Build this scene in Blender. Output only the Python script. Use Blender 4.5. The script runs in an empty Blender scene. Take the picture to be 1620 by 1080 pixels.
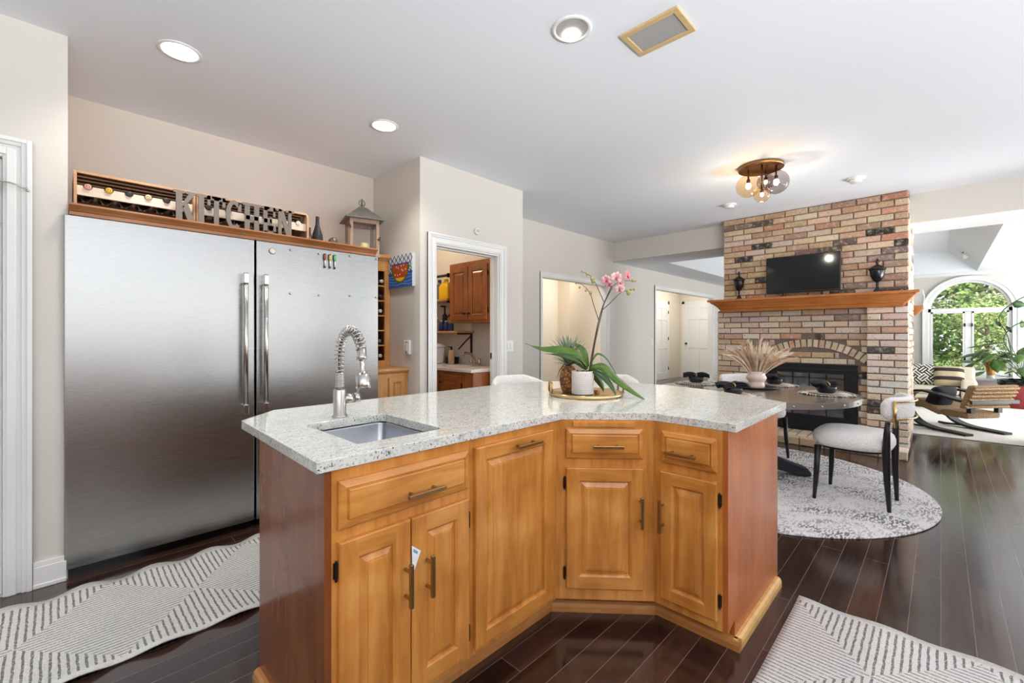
import bpy, bmesh, math, random
from math import sin, cos, pi, radians, sqrt, atan2
from mathutils import Vector, Matrix, noise
random.seed(7)
S = bpy.context.scene
COL = S.collection
# ---------------------------------------------------------------- camera, sky, lights, exposure
YAW = radians(44.1); EYE = 1.27
cam_d = bpy.data.cameras.new('camera'); cam = bpy.data.objects.new('camera', cam_d); COL.objects.link(cam)
cam.location = (0, 0, EYE); cam.rotation_euler = (pi/2, 0, YAW - pi/2)
cam_d.sensor_width = 36; cam_d.lens = 36*700/1620; cam_d.shift_y = (529-540)/1620
cam_d.clip_start = .02; cam_d.clip_end = 300
S.camera = cam
S.view_settings.view_transform = 'Standard'; S.view_settings.look = 'None'
S.view_settings.gamma = 1; S.view_settings.use_curve_mapping = False
S.view_settings.exposure = 0.31
try:
    S.cycles.use_denoising = True; S.cycles.denoiser = 'OPENIMAGEDENOISE'
    S.cycles.max_bounces = 10; S.cycles.diffuse_bounces = 6; S.cycles.glossy_bounces = 4
    S.cycles.transmission_bounces = 8; S.cycles.transparent_max_bounces = 12
    S.cycles.caustics_reflective = False; S.cycles.caustics_refractive = False
    S.cycles.sample_clamp_indirect = 6
except Exception: pass
W = bpy.data.worlds.new('sky'); S.world = W; W.use_nodes = True
W.node_tree.nodes['Background'].inputs[0].default_value = (.93, .97, 1, 1)
W.node_tree.nodes['Background'].inputs[1].default_value = 1.05

def area_light(name, loc, target, sx, sy, power, color=(1, 1, 1)):
    d = bpy.data.lights.new(name, 'AREA'); d.shape = 'RECTANGLE'; d.size = sx; d.size_y = sy
    d.energy = power; d.color = color
    o = bpy.data.objects.new(name, d); COL.objects.link(o); o.location = loc
    o.rotation_euler = (Vector(target)-Vector(loc)).to_track_quat('-Z', 'Y').to_euler()
    return o
def point_light(name, loc, power, r, color):
    d = bpy.data.lights.new(name, 'POINT'); d.energy = power; d.shadow_soft_size = r; d.color = color
    o = bpy.data.objects.new(name, d); COL.objects.link(o); o.location = loc
    return o
sun_d = bpy.data.lights.new('sun', 'SUN'); sun_d.energy = 4.6; sun_d.angle = .02; sun_d.color = (1, .95, .85)
sun = bpy.data.objects.new('sun', sun_d); COL.objects.link(sun); sun.rotation_euler = (radians(28), radians(-32), 0)
# unseen fill lights, added: two stand in for daylight, the others brighten the ceiling
area_light('daylight_fill_kitchen', (1.5, -4.6, 1.7), (2.2, 1.0, 1.6), 7.0, 2.2, 54, (.97, .98, 1))
area_light('daylight_fill_living', (10.2, -4.7, 1.6), (8.6, 1.0, 1.2), 5.0, 2.4, 240, (.96, .98, 1))
area_light('bounce_kitchen', (-1.1, -2.7, .52), (-.9, -.9, 3.4), 5.2, .5, 300, (.94, .97, 1))
area_light('bounce_dining', (4.6, -2.7, .50), (4.4, .6, 3.2), 3.0, .5, 34, (.94, .97, 1))
fs_d = bpy.data.lights.new('fill_far', 'SPOT'); fs_d.energy = 420; fs_d.spot_size = radians(50); fs_d.spot_blend = 1; fs_d.shadow_soft_size = .4; fs_d.color = (.97, .98, 1)  # added spot, brightens the far wall and ceiling
fs = bpy.data.objects.new('fill_far', fs_d); COL.objects.link(fs); fs.location = (6.2, -2.9, .8); fs.rotation_euler = (Vector((5.7, 4.0, 2.95))-fs.location).to_track_quat('-Z', 'Y').to_euler()
area_light('bounce_living', (9.8, -3.2, .7), (9.8, -1.2, 3), 4.0, 1.6, 110, (.93, .97, 1))

# ---------------------------------------------------------------- helpers
def lin(r, g, b):
    f = lambda c: (c/255/12.92) if c/255 <= .04045 else ((c/255+.055)/1.055)**2.4
    return (f(r), f(g), f(b), 1)

class MB:
    """collects geometry for ONE mesh"""
    def __init__(s): s.v = []; s.f = []; s.m = []; s.c = []; s.cm = 0; s.cc = None
    def add(s, vs, fs):
        o = len(s.v); s.v += [Vector(p) for p in vs]
        for f in fs: s.f.append([i+o for i in f]); s.m.append(s.cm); s.c.append(s.cc)
        return o
    def box(s, x0, y0, z0, x1, y1, z1):
        if x0 > x1: x0, x1 = x1, x0
        if y0 > y1: y0, y1 = y1, y0
        if z0 > z1: z0, z1 = z1, z0
        s.add([(x0,y0,z0),(x1,y0,z0),(x1,y1,z0),(x0,y1,z0),(x0,y0,z1),(x1,y0,z1),(x1,y1,z1),(x0,y1,z1)],
              [(0,3,2,1),(4,5,6,7),(0,1,5,4),(1,2,6,5),(2,3,7,6),(3,0,4,7)]); return s
    def obox(s, c, ax, ay, az, hx, hy, hz):
        """box from centre, three unit axes and half sizes"""
        c = Vector(c); ax = Vector(ax)*hx; ay = Vector(ay)*hy; az = Vector(az)*hz
        P = [c+ax*i+ay*j+az*k for k in (-1, 1) for i, j in ((-1,-1),(1,-1),(1,1),(-1,1))]
        s.add(P, [(0,3,2,1),(4,5,6,7),(0,1,5,4),(1,2,6,5),(2,3,7,6),(3,0,4,7)]); return s
    def loft(s, rings, cap0=True, cap1=True, closed=True):
        n = len(rings[0]); o = s.add([p for r in rings for p in r], [])
        for i in range(len(rings)-1):
            for j in range(n if closed else n-1):
                k = (j+1) % n
                s.f.append([o+i*n+j, o+i*n+k, o+(i+1)*n+k, o+(i+1)*n+j]); s.m.append(s.cm); s.c.append(s.cc)
        if cap0: s.f.append([o+j for j in reversed(range(n))]); s.m.append(s.cm); s.c.append(s.cc)
        if cap1: s.f.append([o+(len(rings)-1)*n+j for j in range(n)]); s.m.append(s.cm); s.c.append(s.cc)
        return s
    def lathe(s, prof, n=24, c=(0, 0, 0), cap0=True, cap1=True):
        c = Vector(c)
        return s.loft([[c+Vector((r*cos(2*pi*j/n), r*sin(2*pi*j/n), z)) for j in range(n)] for r, z in prof], cap0, cap1)
    def tube(s, path, r, n=10, sx=1.0, sy=1.0, up=None):
        P = [Vector(p) for p in path]; rings = []; N = None
        for i, p in enumerate(P):
            t = (P[min(i+1, len(P)-1)]-P[max(i-1, 0)]).normalized()
            if N is None:
                a = Vector(up) if up else (Vector((0,0,1)) if abs(t.z) < .9 else Vector((1,0,0)))
                N = (a-t*a.dot(t)).normalized()
            else: N = (N-t*N.dot(t)).normalized()
            B = t.cross(N); rr = r[i] if isinstance(r, (list, tuple)) else r
            rings.append([p+N*(rr*sy*cos(2*pi*j/n))+B*(rr*sx*sin(2*pi*j/n)) for j in range(n)])
        return s.loft(rings)
    def cyl(s, p0, p1, r0, r1=None, n=16):
        return s.tube([p0, p1], [r0, r0 if r1 is None else r1], n)
    def prism(s, poly, f, a, b):
        """polygon (u,v) extruded from w=a to w=b ; f maps (u,v,w) to xyz"""
        n = len(poly)
        o = s.add([f(u, v, a) for u, v in poly]+[f(u, v, b) for u, v in poly], [])
        s.f.append([o+i for i in reversed(range(n))]); s.f.append([o+n+i for i in range(n)])
        s.m += [s.cm]*2; s.c += [s.cc]*2
        for i in range(n):
            k = (i+1) % n; s.f.append([o+i, o+k, o+n+k, o+n+i]); s.m.append(s.cm); s.c.append(s.cc)
        return s
    def ball(s, c, r, n=14, sz=(1, 1, 1)):
        m = max(6, n//2+1)
        c = Vector(c); rings = []
        for i in range(1, m):
            a = pi*i/m
            rings.append([c+Vector((r*sz[0]*sin(a)*cos(2*pi*j/n), r*sz[1]*sin(a)*sin(2*pi*j/n), -r*sz[2]*cos(a))) for j in range(n)])
        k = len(s.v); s.loft(rings, False, False)
        o = s.add([c+Vector((0, 0, -r*sz[2])), c+Vector((0, 0, r*sz[2]))], [])
        for j in range(n):
            s.f.append([o, k+(j+1) % n, k+j]); s.f.append([o+1, k+(m-2)*n+j, k+(m-2)*n+(j+1) % n]); s.m += [s.cm]*2; s.c += [s.cc]*2
        return s
    def strip(s, path, widths, side, fold=0.0):
        """thin leaf-like strip: three verts a row (edge, mid, edge)"""
        P = [Vector(p) for p in path]; rows = []
        for i, p in enumerate(P):
            t = (P[min(i+1, len(P)-1)]-P[max(i-1, 0)]).normalized()
            sd = side(i) if callable(side) else Vector(side)
            sd = (sd-t*sd.dot(t)).normalized(); nn = sd.cross(t)
            w = widths[i]
            rows.append([p-sd*w+nn*fold*w, p, p+sd*w+nn*fold*w])
        return s.loft(rows, False, False, False)
    def plate(s, outer, holes, f, a, b):
        """polygon with holes, extruded a..b along w"""
        bm = bmesh.new(); es = []
        for loop in [outer]+holes:
            vs = [bm.verts.new((u, v, 0)) for u, v in loop]
            es += [bm.edges.new((vs[i], vs[(i+1) % len(vs)])) for i in range(len(vs))]
        bmesh.ops.triangle_fill(bm, edges=es, use_beauty=True)
        bm.verts.ensure_lookup_table(); n = len(bm.verts)
        vs = [(v.co.x, v.co.y) for v in bm.verts]
        fs = [[v.index for v in fc.verts] for fc in bm.faces]
        bm.verts.index_update(); fs = [[v.index for v in fc.verts] for fc in bm.faces]
        bm.free()
        o = s.add([f(u, v, a) for u, v in vs]+[f(u, v, b) for u, v in vs], [])
        for t in fs:
            s.f.append([o+i for i in reversed(t)]); s.f.append([o+n+i for i in t]); s.m += [s.cm]*2; s.c += [s.cc]*2
        k = 0
        for loop in [outer]+holes:
            L = len(loop)
            for i in range(L):
                j = (i+1) % L
                s.f.append([o+k+i, o+k+j, o+n+k+j, o+n+k+i]); s.m.append(s.cm); s.c.append(s.cc)
            k += L
        return s
    def xf(s, M, start=0):
        for i in range(start, len(s.v)): s.v[i] = M @ s.v[i]
        return s
    def build(s, name, mat, parent=None, smooth=False, bevel=0, solid=0, sub=0, seg=2, fix=True):
        me = bpy.data.meshes.new(name); me.from_pydata([tuple(p) for p in s.v], [], s.f)
        mats = mat if isinstance(mat, (list, tuple)) else [mat]
        for m in mats: me.materials.append(m)
        for i, p in enumerate(me.polygons): p.material_index = s.m[i]
        if any(c is not None for c in s.c):
            ca = me.color_attributes.new('tint', 'FLOAT_COLOR', 'CORNER')
            for p in me.polygons:
                c = s.c[p.index] or (1, 1, 1, 1)
                for li in p.loop_indices: ca.data[li].color = c
        if fix:
            bm = bmesh.new(); bm.from_mesh(me); bmesh.ops.recalc_face_normals(bm, faces=bm.faces[:]); bm.to_mesh(me); bm.free()
        if smooth: me.shade_smooth()
        o = bpy.data.objects.new(name, me); COL.objects.link(o)
        if parent is not None: o.parent = parent
        if solid:
            m = o.modifiers.new('thickness', 'SOLIDIFY'); m.thickness = solid; m.offset = 0
        if bevel:
            m = o.modifiers.new('bevel', 'BEVEL'); m.width = bevel; m.segments = seg; m.limit_method = 'ANGLE'; m.angle_limit = radians(35)
            m.harden_normals = False
        if sub:
            m = o.modifiers.new('subdivision', 'SUBSURF'); m.levels = sub; m.render_levels = sub
        if smooth == 'auto':
            me.shade_flat()
        return o

def thing(name, label, cat, loc=(0, 0, 0), rz=0, group=None):
    o = bpy.data.objects.new(name, None); COL.objects.link(o); o.empty_display_size = .1
    o.location = loc; o.rotation_euler = (0, 0, rz); return tag(o, label, cat, group)
def tag(o, label, cat, group=None, kind=None):
    o['label'] = label; o['category'] = cat
    if group: o['group'] = group
    if kind: o['kind'] = kind
    return o
def struct(o, label=None):
    o['kind'] = 'structure'
    if label: o['label'] = label; 
    return o
def dup(root, loc=None, rz=None, label=None, group=None, parent=None):
    r = root.copy(); COL.objects.link(r)
    if loc is not None: r.location = loc
    if rz is not None: r.rotation_euler = (0, 0, rz)
    if label: r['label'] = label
    if group: r['group'] = group
    if parent is not None: r.parent = parent
    for ch in list(root.children): dup(ch, parent=r)
    return r
XYZ = lambda u, v, w: (u, v, w)          # polygon in plan, extruded up
XZ = lambda u, v, w: (u, w, v)           # polygon upright facing y
YZ = lambda u, v, w: (w, u, v)           # polygon upright facing x
def rect(a, b, c, d): return [(a, b), (c, b), (c, d), (a, d)]
def bez(p0, p1, p2, p3, n=10):
    p0, p1, p2, p3 = map(Vector, (p0, p1, p2, p3)); out = []
    for i in range(n+1):
        t = i/n; u = 1-t; out.append(p0*u**3+p1*3*u*u*t+p2*3*u*t*t+p3*t**3)
    return out
def smoothpath(pts, n=6):
    P = [Vector(p) for p in pts]; P = [P[0]*2-P[1]]+P+[P[-1]*2-P[-2]]; out = []
    for i in range(1, len(P)-2):
        for k in range(n):
            t = k/n
            out.append(.5*((2*P[i])+(P[i+1]-P[i-1])*t+(2*P[i-1]-5*P[i]+4*P[i+1]-P[i+2])*t*t+(3*P[i]-P[i-1]-3*P[i+1]+P[i+2])*t**3))
    out.append(P[-2]); return out

# ---------------------------------------------------------------- materials
def new_mat(name):
    m = bpy.data.materials.new(name); m.use_nodes = True
    return m, m.node_tree.nodes, m.node_tree.links, m.node_tree.nodes['Principled BSDF']
def P(name, col, rough=.5, metal=0, coat=0, spec=.5, bump=0, bscale=200, trans=0, ior=1.45, var=0, vscale=8, emit=None, estr=0, sheen=0):
    m, N, L, b = new_mat(name)
    c = lin(*col); b.inputs['Base Color'].default_value = c
    b.inputs['Roughness'].default_value = rough; b.inputs['Metallic'].default_value = metal
    b.inputs['Coat Weight'].default_value = coat; b.inputs['Specular IOR Level'].default_value = spec
    b.inputs['Transmission Weight'].default_value = trans; b.inputs['IOR'].default_value = ior
    b.inputs['Sheen Weight'].default_value = sheen
    if emit: b.inputs['Emission Color'].default_value = lin(*emit); b.inputs['Emission Strength'].default_value = estr
    tc = N.new('ShaderNodeTexCoord')
    if bump:
        n = N.new('ShaderNodeTexNoise'); n.inputs['Scale'].default_value = bscale; n.inputs['Detail'].default_value = 3
        bp = N.new('ShaderNodeBump'); bp.inputs['Strength'].default_value = bump; bp.inputs['Distance'].default_value = .01
        L.new(tc.outputs['Object'], n.inputs['Vector']); L.new(n.outputs['Fac'], bp.inputs['Height']); L.new(bp.outputs['Normal'], b.inputs['Normal'])
    if var:
        n = N.new('ShaderNodeTexNoise'); n.inputs['Scale'].default_value = vscale; n.inputs['Detail'].default_value = 4
        L.new(tc.outputs['Object'], n.inputs['Vector'])
        mx = ramp(N, L, n.outputs['Fac'], [(.3, tuple(x*(1-var) for x in c[:3])+(1,)), (.7, tuple(min(1, x*(1+var)) for x in c[:3])+(1,))])
        L.new(mx, b.inputs['Base Color'])
    return m
def ramp(N, L, fac, stops, const=False):
    r = N.new('ShaderNodeValToRGB'); e = r.color_ramp.elements
    if const: r.color_ramp.interpolation = 'CONSTANT'
    e[0].position, e[0].color = stops[0]; e[1].position, e[1].color = stops[-1]
    for p, c in stops[1:-1]:
        k = e.new(p); k.color = c
    L.new(fac, r.inputs['Fac']); return r.outputs['Color']
def mathn(N, L, op, a, b=None, c=None):
    n = N.new('ShaderNodeMath'); n.operation = op
    for i, x in enumerate((a, b, c)):
        if x is None: continue
        if isinstance(x, (int, float)): n.inputs[i].default_value = x
        else: L.new(x, n.inputs[i])
    return n.outputs[0]
def mixc(N, L, fac, a, b, mode='MIX'):
    n = N.new('ShaderNodeMix'); n.data_type = 'RGBA'; n.blend_type = mode
    for i, x in ((0, fac), (6, a), (7, b)):
        if isinstance(x, (int, float)): n.inputs[i].default_value = x
        elif isinstance(x, tuple): n.inputs[i].default_value = x
        else: L.new(x, n.inputs[i])
    return n.outputs[2]
def noise_n(N, L, vec, scale, detail=4, rough=.55, dist=0):
    n = N.new('ShaderNodeTexNoise'); n.inputs['Scale'].default_value = scale; n.inputs['Detail'].default_value = detail
    n.inputs['Roughness'].default_value = rough; n.inputs['Distortion'].default_value = dist
    L.new(vec, n.inputs['Vector']); return n.outputs['Fac']
def mapped(N, L, scale, coord='Object', rot=(0, 0, 0)):
    tc = N.new('ShaderNodeTexCoord'); mp = N.new('ShaderNodeMapping')
    mp.inputs['Scale'].default_value = scale; mp.inputs['Location'].default_value = (.371, .213, .137) if coord == 'Object' and scale != (1, 1, 1) else (0, 0, 0); mp.inputs['Rotation'].default_value = rot
    L.new(tc.outputs[coord], mp.inputs['Vector']); return mp.outputs['Vector']
def wood(name, dark, mid, light, scale, rough=.3, coat=.25):
    m, N, L, b = new_mat(name)
    v = mapped(N, L, scale); w = mapped(N, L, (3, 3, 3))
    n1 = noise_n(N, L, v, 3.0, 6, .6, .6); n2 = noise_n(N, L, w, 1.6, 3, .5, .3)
    f = mathn(N, L, 'ADD', mathn(N, L, 'MULTIPLY', n1, .55), mathn(N, L, 'MULTIPLY', n2, .45))
    c = ramp(N, L, f, [(.30, lin(*dark)), (.5, lin(*mid)), (.70, lin(*light))])
    L.new(c, b.inputs['Base Color']); b.inputs['Roughness'].default_value = rough
    b.inputs['Coat Weight'].default_value = coat; b.inputs['Coat Roughness'].default_value = .12
    return m
MAPLE = ((164, 102, 40), (204, 136, 62), (228, 168, 92))
wood_up = wood('maple_upright', *MAPLE, (9, 9, 1.0)); wood_along = wood('maple_along', *MAPLE, (1.0, 9, 9))
wood_side = wood('maple_end_panel', (162, 86, 34), (184, 102, 44), (198, 118, 56), (5, 5, .6), .26, .1)
wood_side_shade = wood('shaded_end_panel', (112, 58, 26), (132, 72, 34), (148, 84, 42), (5, 5, .6), .24, .2)  # end-panel wood darkened, shade of the left end put into the colour
wood_shoe = wood('oak_shoe', (156, 98, 46), (182, 124, 66), (202, 148, 92), (2, 2, 9), .4, .1)
wood_crown = wood('crown_wood', (150, 92, 48), (178, 116, 68), (196, 138, 90), (1.2, 9, 9), .35, .1)
wood_mantel = wood('mantel_wood', (156, 88, 34), (184, 112, 50), (200, 130, 66), (9, 1.0, 9), .3, .2)
wood_cherry = wood('cherry_upright', (112, 56, 18), (148, 80, 28), (172, 100, 42), (9, 9, 1.0), .3, .2)
wood_crate = wood('crate_wood', (70, 44, 26), (96, 62, 38), (120, 82, 52), (1.2, 8, 8), .6, 0)
wood_crate_pale = wood('crate_edge', (170, 126, 92), (192, 150, 116), (208, 170, 138), (1.2, 8, 8), .6, 0)
wood_rail = wood('crate_rail', (196, 182, 160), (216, 204, 184), (228, 218, 202), (1.2, 8, 8), .6, 0)
wood_grey = wood('weathered_wood', (140, 116, 98), (168, 144, 124), (190, 168, 148), (8, 8, 1.5), .7, 0)
wood_table = wood('table_wood', (96, 84, 74), (124, 110, 98), (146, 132, 118), (1.2, 9, 9), .22, .3)
wood_hutch = wood('hutch_wood', (176, 118, 62), (200, 144, 84), (214, 164, 104), (9, 9, 1.0), .35, .15)

wall_m = P('wall_paint', (214, 209, 201), .6, bump=.06, bscale=60)
alcove_m = P('alcove_paint', (224, 212, 200), .6, bump=.06, bscale=60)
ceil_m = P('ceiling_paint', (236, 240, 246), .7)
trim_m = P('trim_paint', (232, 232, 230), .35)
black_m = P('black_metal', (24, 25, 28), .38)
black_gloss = P('black_gloss', (14, 14, 15), .12)
black_cer = P('black_ceramic', (22, 22, 24), .25)
dark_gap = P('dark_void', (12, 11, 11), .8)
brass = P('brass', (206, 172, 110), .25, 1)
bronze = P('bronze', (168, 140, 98), .32, 1)
chrome = P('brushed_nickel', (196, 192, 186), .22, 1)
steel_sink = P('sink_steel', (168, 170, 176), .3, 1)
hinge_m = P('hinge_black', (48, 36, 30), .45, .6)
white_cer = P('white_ceramic', (226, 220, 212), .4)
white_plas = P('white_plastic', (232, 232, 230), .35)
boucle = P('boucle', (238, 235, 232), .95, bump=1.0, bscale=95, sheen=.3, var=.1, vscale=110)
glass_m = P('glass', (255, 255, 255), .02, trans=1)
def pane_glass(name, tint=(255, 255, 255), ior=1.45):
    m, N, L, b = new_mat(name); N.remove(b); out = N['Material Output']
    t = N.new('ShaderNodeBsdfTransparent'); t.inputs[0].default_value = lin(*tint)
    g = N.new('ShaderNodeBsdfGlossy'); g.inputs['Roughness'].default_value = .02
    fr = N.new('ShaderNodeFresnel'); fr.inputs[0].default_value = ior; ge = N.new('ShaderNodeNewGeometry')
    fac = mathn(N, L, 'MULTIPLY', fr.outputs[0], mathn(N, L, 'SUBTRACT', 1.0, ge.outputs['Backfacing']))
    mx = N.new('ShaderNodeMixShader'); L.new(fac, mx.inputs[0]); L.new(t.outputs[0], mx.inputs[1]); L.new(g.outputs[0], mx.inputs[2])
    L.new(mx.outputs[0], out.inputs[0]); return m
pane_m = pane_glass('window_glass'); acrylic_m = pane_glass('clear_acrylic', ior=1.2); globe_m = pane_glass('amber_globe_glass', (255, 236, 210))
globe_smoke = pane_glass('smoky_globe_glass', (214, 208, 206))
def floor_mat():
    m, N, L, b = new_mat('dark_planks')
    tc = N.new('ShaderNodeTexCoord'); br = N.new('ShaderNodeTexBrick')
    br.inputs['Scale'].default_value = 1; br.inputs['Brick Width'].default_value = 1.22; br.inputs['Row Height'].default_value = .1034
    br.inputs['Mortar Size'].default_value = .0011; br.inputs['Mortar Smooth'].default_value = .1; br.inputs['Bias'].default_value = 0
    br.offset = .37; br.offset_frequency = 2; br.inputs['Color1'].default_value = (0, 0, 0, 1); br.inputs['Color2'].default_value = (1, 1, 1, 1)
    br.inputs['Mortar'].default_value = (.5, .5, .5, 1); L.new(tc.outputs['Object'], br.inputs['Vector'])
    g = noise_n(N, L, mapped(N, L, (1.2, 16, 1)), 2.4, 6, .6, .4)
    f = mathn(N, L, 'ADD', mathn(N, L, 'MULTIPLY', br.outputs['Color'], .45), mathn(N, L, 'MULTIPLY', g, .55))
    c = ramp(N, L, f, [(.2, lin(36, 22, 19)), (.5, lin(52, 34, 28)), (.8, lin(74, 50, 42))])
    c2 = mixc(N, L, br.outputs['Fac'], c, lin(126, 108, 100))
    L.new(c2, b.inputs['Base Color']); b.inputs['Roughness'].default_value = .16
    r = ramp(N, L, g, [(.3, (.11, .11, .11, 1)), (.7, (.2, .2, .2, 1))]); L.new(r, b.inputs['Roughness'])
    b.inputs['Specular IOR Level'].default_value = .85
    bp = N.new('ShaderNodeBump'); bp.inputs['Strength'].default_value = .25; bp.inputs['Distance'].default_value = .002
    inv = mathn(N, L, 'SUBTRACT', 1.0, br.outputs['Fac']); L.new(inv, bp.inputs['Height']); L.new(bp.outputs['Normal'], b.inputs['Normal'])
    return m
floor_m = floor_mat()
def granite():
    m, N, L, b = new_mat('white_granite')
    v = mapped(N, L, (1, 1, 1)); vs = mapped(N, L, (1, 3.2, 1.0), rot=(0, 0, radians(20)))
    base = ramp(N, L, noise_n(N, L, vs, 16, 6, .75, .5), [(.30, lin(186, 189, 184)), (.5, lin(217, 218, 211)), (.7, lin(228, 228, 219))])
    sp = ramp(N, L, noise_n(N, L, v, 100, 3, .6), [(.365, (1, 1, 1, 1)), (.43, (0, 0, 0, 1))])
    c = mixc(N, L, mathn(N, L, 'MULTIPLY', sp, .55), base, lin(120, 118, 118))
    sp2 = ramp(N, L, noise_n(N, L, v, 150, 2, .5), [(.325, (1, 1, 1, 1)), (.36, (0, 0, 0, 1))])
    c = mixc(N, L, sp2, c, lin(58, 54, 54))
    L.new(c, b.inputs['Base Color']); b.inputs['Roughness'].default_value = .07; b.inputs['Specular IOR Level'].default_value = .55
    return m
granite_m = granite()
def steel():
    m, N, L, b = new_mat('brushed_stainless')
    v = mapped(N, L, (1.2, 1, 160))
    n = noise_n(N, L, v, 6, 3, .5)
    b.inputs['Base Color'].default_value = lin(168, 168, 167); b.inputs['Metallic'].default_value = 1
    r = ramp(N, L, n, [(.3, (.27, .27, .27, 1)), (.7, (.29, .29, .29, 1))]); L.new(r, b.inputs['Roughness'])
    return m
steel_m = steel()
def brick_mat():
    m, N, L, b = new_mat('old_brick')
    a = N.new('ShaderNodeVertexColor'); a.layer_name = 'tint'
    v = mapped(N, L, (1, 1, 1))
    n = noise_n(N, L, v, 22, 6, .7); n2 = noise_n(N, L, v, 60, 3, .6)
    c = mixc(N, L, ramp(N, L, n, [(.50, (0, 0, 0, 1)), (.68, (.6, .6, .6, 1))]), a.outputs['Color'], lin(222, 206, 188))
    c = mixc(N, L, ramp(N, L, n2, [(.30, (.85, .85, .85, 1)), (.40, (0, 0, 0, 1))]), c, lin(86, 66, 56))
    L.new(c, b.inputs['Base Color']); b.inputs['Roughness'].default_value = .85
    bp = N.new('ShaderNodeBump'); bp.inputs['Strength'].default_value = .6; bp.inputs['Distance'].default_value = .006
    L.new(n, bp.inputs['Height']); L.new(bp.outputs['Normal'], b.inputs['Normal'])
    return m
brick_m = brick_mat()
mortar_m = P('mortar', (124, 110, 100), .95, bump=.5, bscale=90, var=.15, vscale=14)
def tint_mat(name, rough=.6, var=.1, bump=0, bscale=60, trans=0):
    m, N, L, b = new_mat(name)
    a = N.new('ShaderNodeVertexColor'); a.layer_name = 'tint'
    n = noise_n(N, L, mapped(N, L, (1, 1, 1)), bscale, 4)
    c = mixc(N, L, ramp(N, L, n, [(.3, (0, 0, 0, 1)), (.7, (var, var, var, 1))]), a.outputs['Color'], (1, 1, 1, 1))
    L.new(c, b.inputs['Base Color']); b.inputs['Roughness'].default_value = rough
    if bump:
        bp = N.new('ShaderNodeBump'); bp.inputs['Strength'].default_value = bump; bp.inputs['Distance'].default_value = .004
        L.new(n, bp.inputs['Height']); L.new(bp.outputs['Normal'], b.inputs['Normal'])
    return m
tint_m = tint_mat('tinted')
leaf_m = P('leaf_green', (78, 108, 44), .35, var=.3, vscale=14, spec=.4)
leaf_dark = P('leaf_deep_green', (56, 82, 42), .35, var=.3, vscale=9, spec=.4)
# ---------------------------------------------------------------- the setting
CZ = 2.82
def sbox(name, mat, *b, bevel=0):
    return struct(MB().box(*b).build(name, mat, bevel=bevel))
struct(MB().box(-5, -5, -.06, 15.2, 6.2, 0).build('floor', floor_m))
# ceilings : flat kitchen ceiling, dropped living room ceiling with a tray
struct(MB().box(-5, -5, CZ, 6.62, 6.2, CZ+.12).build('ceiling', ceil_m))
sbox('wall_soffit', wall_m, 6.58, -5, 2.5, 6.6205, 3.999, CZ-.0005)
mb = MB()
tray_o = rect(7.32, -.5, 12.42, 3.35)
mb.plate(rect(6.621, -5, 13.2, 3.999), [tray_o], XYZ, 2.5, 2.54)
o4 = [(7.32, -.5, 2.5), (12.42, -.5, 2.5), (12.42, 3.35, 2.5), (7.32, 3.35, 2.5)]
i4 = [(7.8, -.1, 2.9), (12.1, -.1, 2.9), (12.1, 2.9, 2.9), (7.8, 2.9, 2.9)]
mb.loft([o4, i4], False, True)
struct(mb.build('ceiling_living', ceil_m))
struct(MB().box(6.621, 4.0, 2.83, 13.2, 6.2, 2.94).build('ceiling_hall', ceil_m))
# left wall with cased door
mb = MB(); mb.plate([(-4.5, 0), (.04, 0), (.04, CZ), (-4.5, CZ)], [rect(-1.05, 0.001, -.178, 2.13)], XZ, 3.263, 3.40)
mb.box(.04, 3.263, 0, .045, 3.4, CZ)
struct(mb.build('wall_left', wall_m))
sbox('wall_alcove_side', alcove_m, -.06, 3.401, 0, .045, 4.06, CZ)
sbox('wall_alcove', alcove_m, -.06, 4.061, 0, 2.205, 4.16, CZ)
sbox('wall_partition', wall_m, 2.205, 3.3705, 0, 2.30, 6.0, CZ)
mb = MB(); mb.plate([(2.205, 0), (3.52, 0), (3.52, CZ), (2.205, CZ)], [rect(2.369, .001, 3.163, 2.085)], XZ, 3.25, 3.37)
struct(mb.build('wall_pantry', wall_m))
sbox('wall_pantry_side', wall_m, 3.47, 3.3705, 0, 3.52, 5.2, CZ)
pantry_paint = P('pantry_paint', (232, 206, 172), .6)
sbox('wall_pantry_back', pantry_paint, 2.301, 5.0, 0, 3.469, 5.1, CZ)
mb = MB(); mb.plate([(3.5205, 0), (13.1, 0), (13.1, CZ), (3.5205, CZ)], [rect(4.735, .001, 6.40, 2.09), rect(8.16, .001, 11.2, 2.17)], XZ, 4.0, 4.12)
struct(mb.build('wall_far', wall_m))
# hallway behind the cased openings
hall_m = P('hall_paint', (228, 220, 204), .6); hall_warm = P('hall_corner_paint', (222, 206, 184), .6)
sbox('wall_hall', hall_m, 3.53, 5.65, 0, 13.1, 5.75, CZ)
mb = MB(); mb.box(7.19, 5.35, 0, 9.2, 5.649, CZ); struct(mb.build('wall_hall_corner', hall_warm))
sbox('wall_hall_end', hall_m, 13.11, 4.0, 0, 13.2, 5.75, CZ)
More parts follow.
